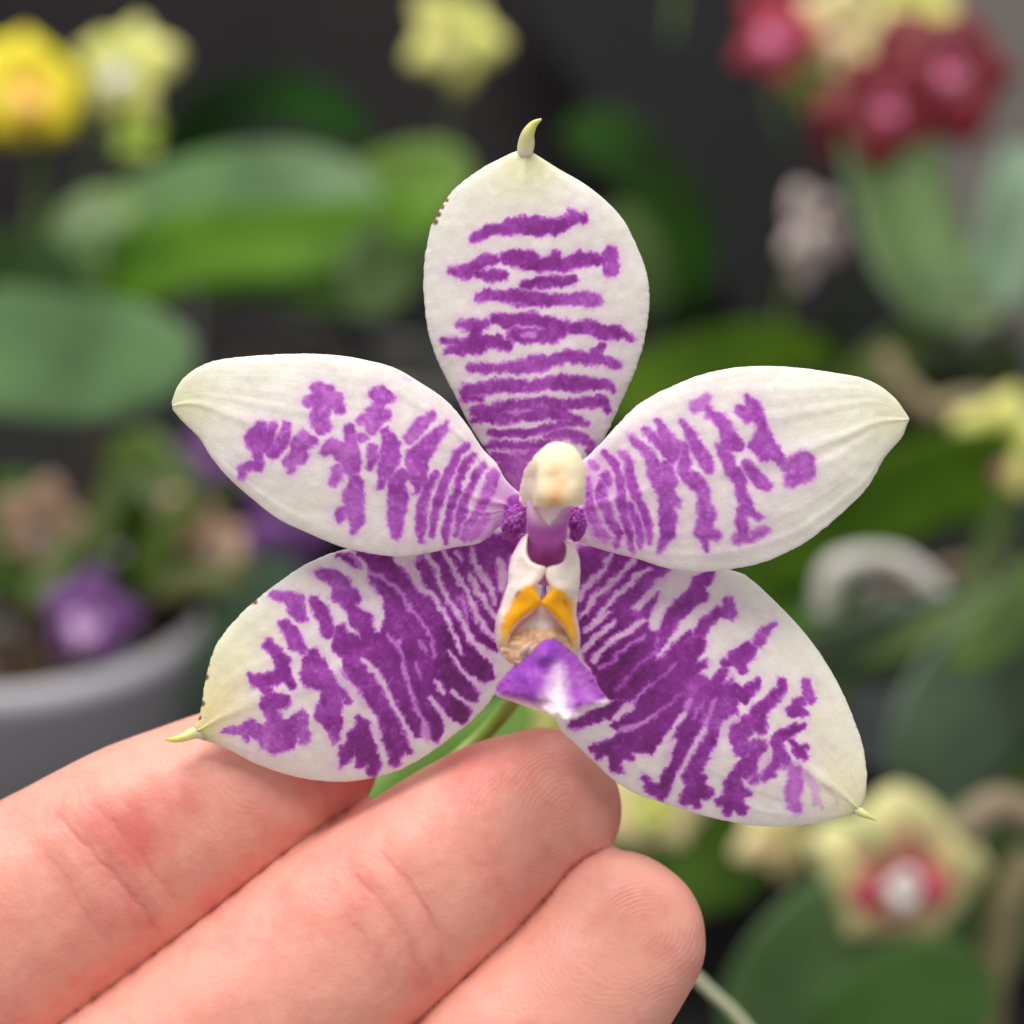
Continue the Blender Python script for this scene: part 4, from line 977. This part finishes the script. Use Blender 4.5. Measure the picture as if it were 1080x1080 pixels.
# pots
def pot(px, py, rpx, hpx, Y, mat, label, soil=True, tilt=.35):
    k = S*(D+Y)/D; R_ = rpx*k; H = hpx*k; c = P(px, py, Y); e_ = empty('flower_pot', c+np.array([0, 0, -H]), label, 'pot')
    pr = [(R_*.72, -H), (R_*.74, -H), (R_*.93, -H*.16), (R_*.95, -H*.15), (R_, -H*.14), (R_, 0), (R_*.94, 0), (R_*.93, -H*.03), (R_*.90, -H*.2), (R_*.7, -H*.96), (0.0001, -H*.96)]
    pr = [(0.0001, -H)]+pr; th = np.linspace(0, 2*math.pi, 64, endpoint=False); V = np.array([[r*math.cos(a), r*math.sin(a), z] for r, z in pr for a in th]); Rt = np.array(Matrix.Rotation(tilt, 3, 'X')); V = V @ Rt.T+c
    n = len(pr); i, j = np.meshgrid(np.arange(n-1), np.arange(64), indexing='ij'); a = i*64+j; b_ = i*64+(j+1) % 64
    me = mesh_grid('pot_wall', V, np.stack([a, b_, b_+64, a+64], -1).reshape(-1, 4), smooth_=True); obj('pot_wall', me, mat, e_)
    if soil:
        bs = []
        for _ in range(90):
            a_ = random.random()*6.28; rr = R_*.86*math.sqrt(random.random()); sz = R_*random.uniform(.06, .12)
            z = np.linspace(0, 1, 5); dr = np.array([random.uniform(-1, 1), random.uniform(-1, 1), random.uniform(-.3, .3)]); dr /= np.linalg.norm(dr)
            p0 = c+Rt @ np.array([rr*math.cos(a_), rr*math.sin(a_), -H*.1+random.uniform(0, R_*.05)])
            bs.append(tube(p0+dr*(z*sz*2)[:, None], sz*np.array([.4, .8, .9, .7, .3]), 6, 3))
        v, q = merge(bs); so = obj('bark_chips', mesh_grid('bark_chips', v, q, smooth_=False), M_bark, e_); so['kind'] = 'stuff'
    return e_
M_bark = simple('bark', (72,52,30), .8, .5, 60)
M_pot = simple('grey_plastic_pot', (192,190,198), .5, .15, 20); M_pot2 = simple('clear_plastic_pot', (176,180,186), .25, .15, 20); M_potd = simple('black_plastic_pot', (38,40,42), .4, .3, 20)
pot(22, 646, 196, 230, .40, M_pot, 'translucent grey plastic pot with bark at the lower left, under the violet bloom')
pot(1085, 400, 66, 130, .50, M_pot2, 'pale plastic pot at the right edge above the yellow and pink bloom')
pot(955, 650, 96, 150, .42, M_pot2, 'clear plastic pot with curling roots right of the lower petal')
pot(300, 370, 100, 300, .62, M_potd, 'black plastic pot in the shade between the left petal and the broad leaves')
pot(420, 380, 90, 300, .66, simple('slate_pot', (84,88,86), .4, .2, 20), 'slate grey pot left of the dorsal sepal')
pot(770, 470, 150, 300, .64, M_potd, 'black plastic pot hidden behind the right side petal')
# aerial roots
def root(pts_, r, Y, label, mat=None): tag(stem(pts_, r, Y, mat or M_root, None, 'aerial_root'), label, 'root', 'aerial roots')
root([(868,650),(880,600),(935,590),(975,612),(1010,650),(1060,670)], 13, .36, 'thick whitish aerial root arching over the clear pot at the right')
root([(910,640),(930,616),(970,620),(1000,600),(1060,598)], 8, .37, 'thin brownish aerial root inside the arch over the clear pot', simple('brown_root', (134,112,92), .6, .2, 80))
root([(930,372),(945,400),(980,432),(1030,425),(1080,440)], 13, .42, 'tan aerial root curving above the yellow and pink bloom', simple('tan_root', (152,136,104), .6, .2, 80))
root([(600,960),(660,985),(720,1020),(752,1048),(776,1070),(800,1100),(880,1200),(1000,1400)], 5.5, .06, 'slender pale aerial root beside the ring finger at the bottom', simple('pale_root', (200,204,168), .5, .2, 80))
root([(1010,880),(1050,850),(1090,862)], 20, .24, 'stout tan aerial root at the lower right edge', simple('tan_root', (140,124,100), .6, .2, 80))
root([(1035,1090),(1050,1010),(1064,950),(1090,900)], 20, .27, 'thick tan root running up the lower right corner', simple('tan_root', (128,116,84), .6, .2, 80))

# ------------------------------------------------------------ bench, wall and the dark slab behind
def box(name, x0, x1, y0, y1, z0, z1, mat, parent=None):
    V = np.array([[x, y, z] for x in (x0, x1) for y in (y0, y1) for z in (z0, z1)])
    Q = [[0, 1, 3, 2], [4, 6, 7, 5], [0, 4, 5, 1], [2, 3, 7, 6], [0, 2, 6, 4], [1, 5, 7, 3]]
    return obj(name, mesh_grid(name, V, Q, smooth_=False), mat, parent)
M_wall = simple('dark_wall', (43,40,41), .9, .25, 5, col2=(33,31,33), spec=.2); M_bench = simple('bench_cloth', (44,48,42), .85, .4, 12)
tag(box('wall', -2.2, 2.2, 1.00, 1.05, -.9, 1.4, M_wall), 'plain dark grey wall behind the plants', 'wall')
tag(box('bench_surface', -2.2, 2.2, .16, .995, -.34, -.32, M_bench), kind='structure')
M_slab = simple('black_slab', (20,20,23), .9, .3, 12)
def slab(name, a, b_, w0, w1, Y, mat, label, cat):
    p0 = P(a[0], a[1], Y); p1 = P(b_[0], b_[1], Y); k = S*(D+Y)/D
    d = (p1-p0)/np.linalg.norm(p1-p0); n_ = np.array([-d[2], 0, d[0]])
    f_ = np.array([p0+n_*w0*k, p0-n_*w0*k, p1-n_*w1*k, p1+n_*w1*k]); v = np.vstack([f_, f_+[0, .02, 0]])
    o = obj(name, mesh_grid(name, v, [[0, 1, 2, 3], [7, 6, 5, 4], [0, 4, 5, 1], [1, 5, 6, 2], [2, 6, 7, 3], [3, 7, 4, 0]], smooth_=False), mat); return tag(o, label, cat)
slab('slanting_slab', (560,-110), (930,360), 75, 110, .90, M_slab, 'black slanting slab in front of the wall at the top right', 'board')  # dark diagonal band across the wall, built as a slab
slab('wall_post', (1040,-160), (1040,700), 110, 110, .94, simple('taupe_post', (112,106,102), .8, .15, 10), 'broad grey brown post at the upper right edge', 'post')
slab('crate_side', (-100,560), (1200,560), 200, 200, .80, simple('dark_crate', (30,31,30), .8, .3, 10), 'low black crate side running behind the pots', 'crate')

# ------------------------------------------------------------ light, camera, render
w = bpy.data.worlds.new('World'); scene.world = w; w.use_nodes = True
bg = w.node_tree.nodes['Background']; bg.inputs[0].default_value = (1, .98, .95, 1); bg.inputs[1].default_value = .50
def area(loc, target, size, power, color=(1, 1, 1)):
    l = bpy.data.lights.new('soft_light', 'AREA'); l.shape = 'SQUARE'; l.size = size; l.energy = power; l.color = color
    o = bpy.data.objects.new('soft_light', l); COL.objects.link(o); o.location = loc
    o.rotation_euler = (Vector(target)-Vector(loc)).to_track_quat('-Z', 'Y').to_euler(); return o
area((-.15, -.45, 1.15), (0, .02, 0), .75, 20.5, (1, .975, .94))
area((0, .45, 1.3), (0, .5, 0), 1.2, 7, (1, .99, .97))
cam = bpy.data.cameras.new('Camera'); co_ = bpy.data.objects.new('Camera', cam); COL.objects.link(co_); scene.camera = co_
co_.location = (0, -D, 0); co_.rotation_euler = (math.pi/2, 0, 0)
cam.sensor_width = 36; cam.lens = 36*D/(1080*S); cam.clip_start = .01; cam.clip_end = 20
cam.dof.use_dof = True; cam.dof.focus_distance = D+.001; cam.dof.aperture_fstop = cam.lens/4.6
scene.view_settings.view_transform = 'Standard'; scene.view_settings.look = 'None'; scene.view_settings.exposure = 0; scene.view_settings.gamma = 1
scene.render.engine = 'CYCLES'
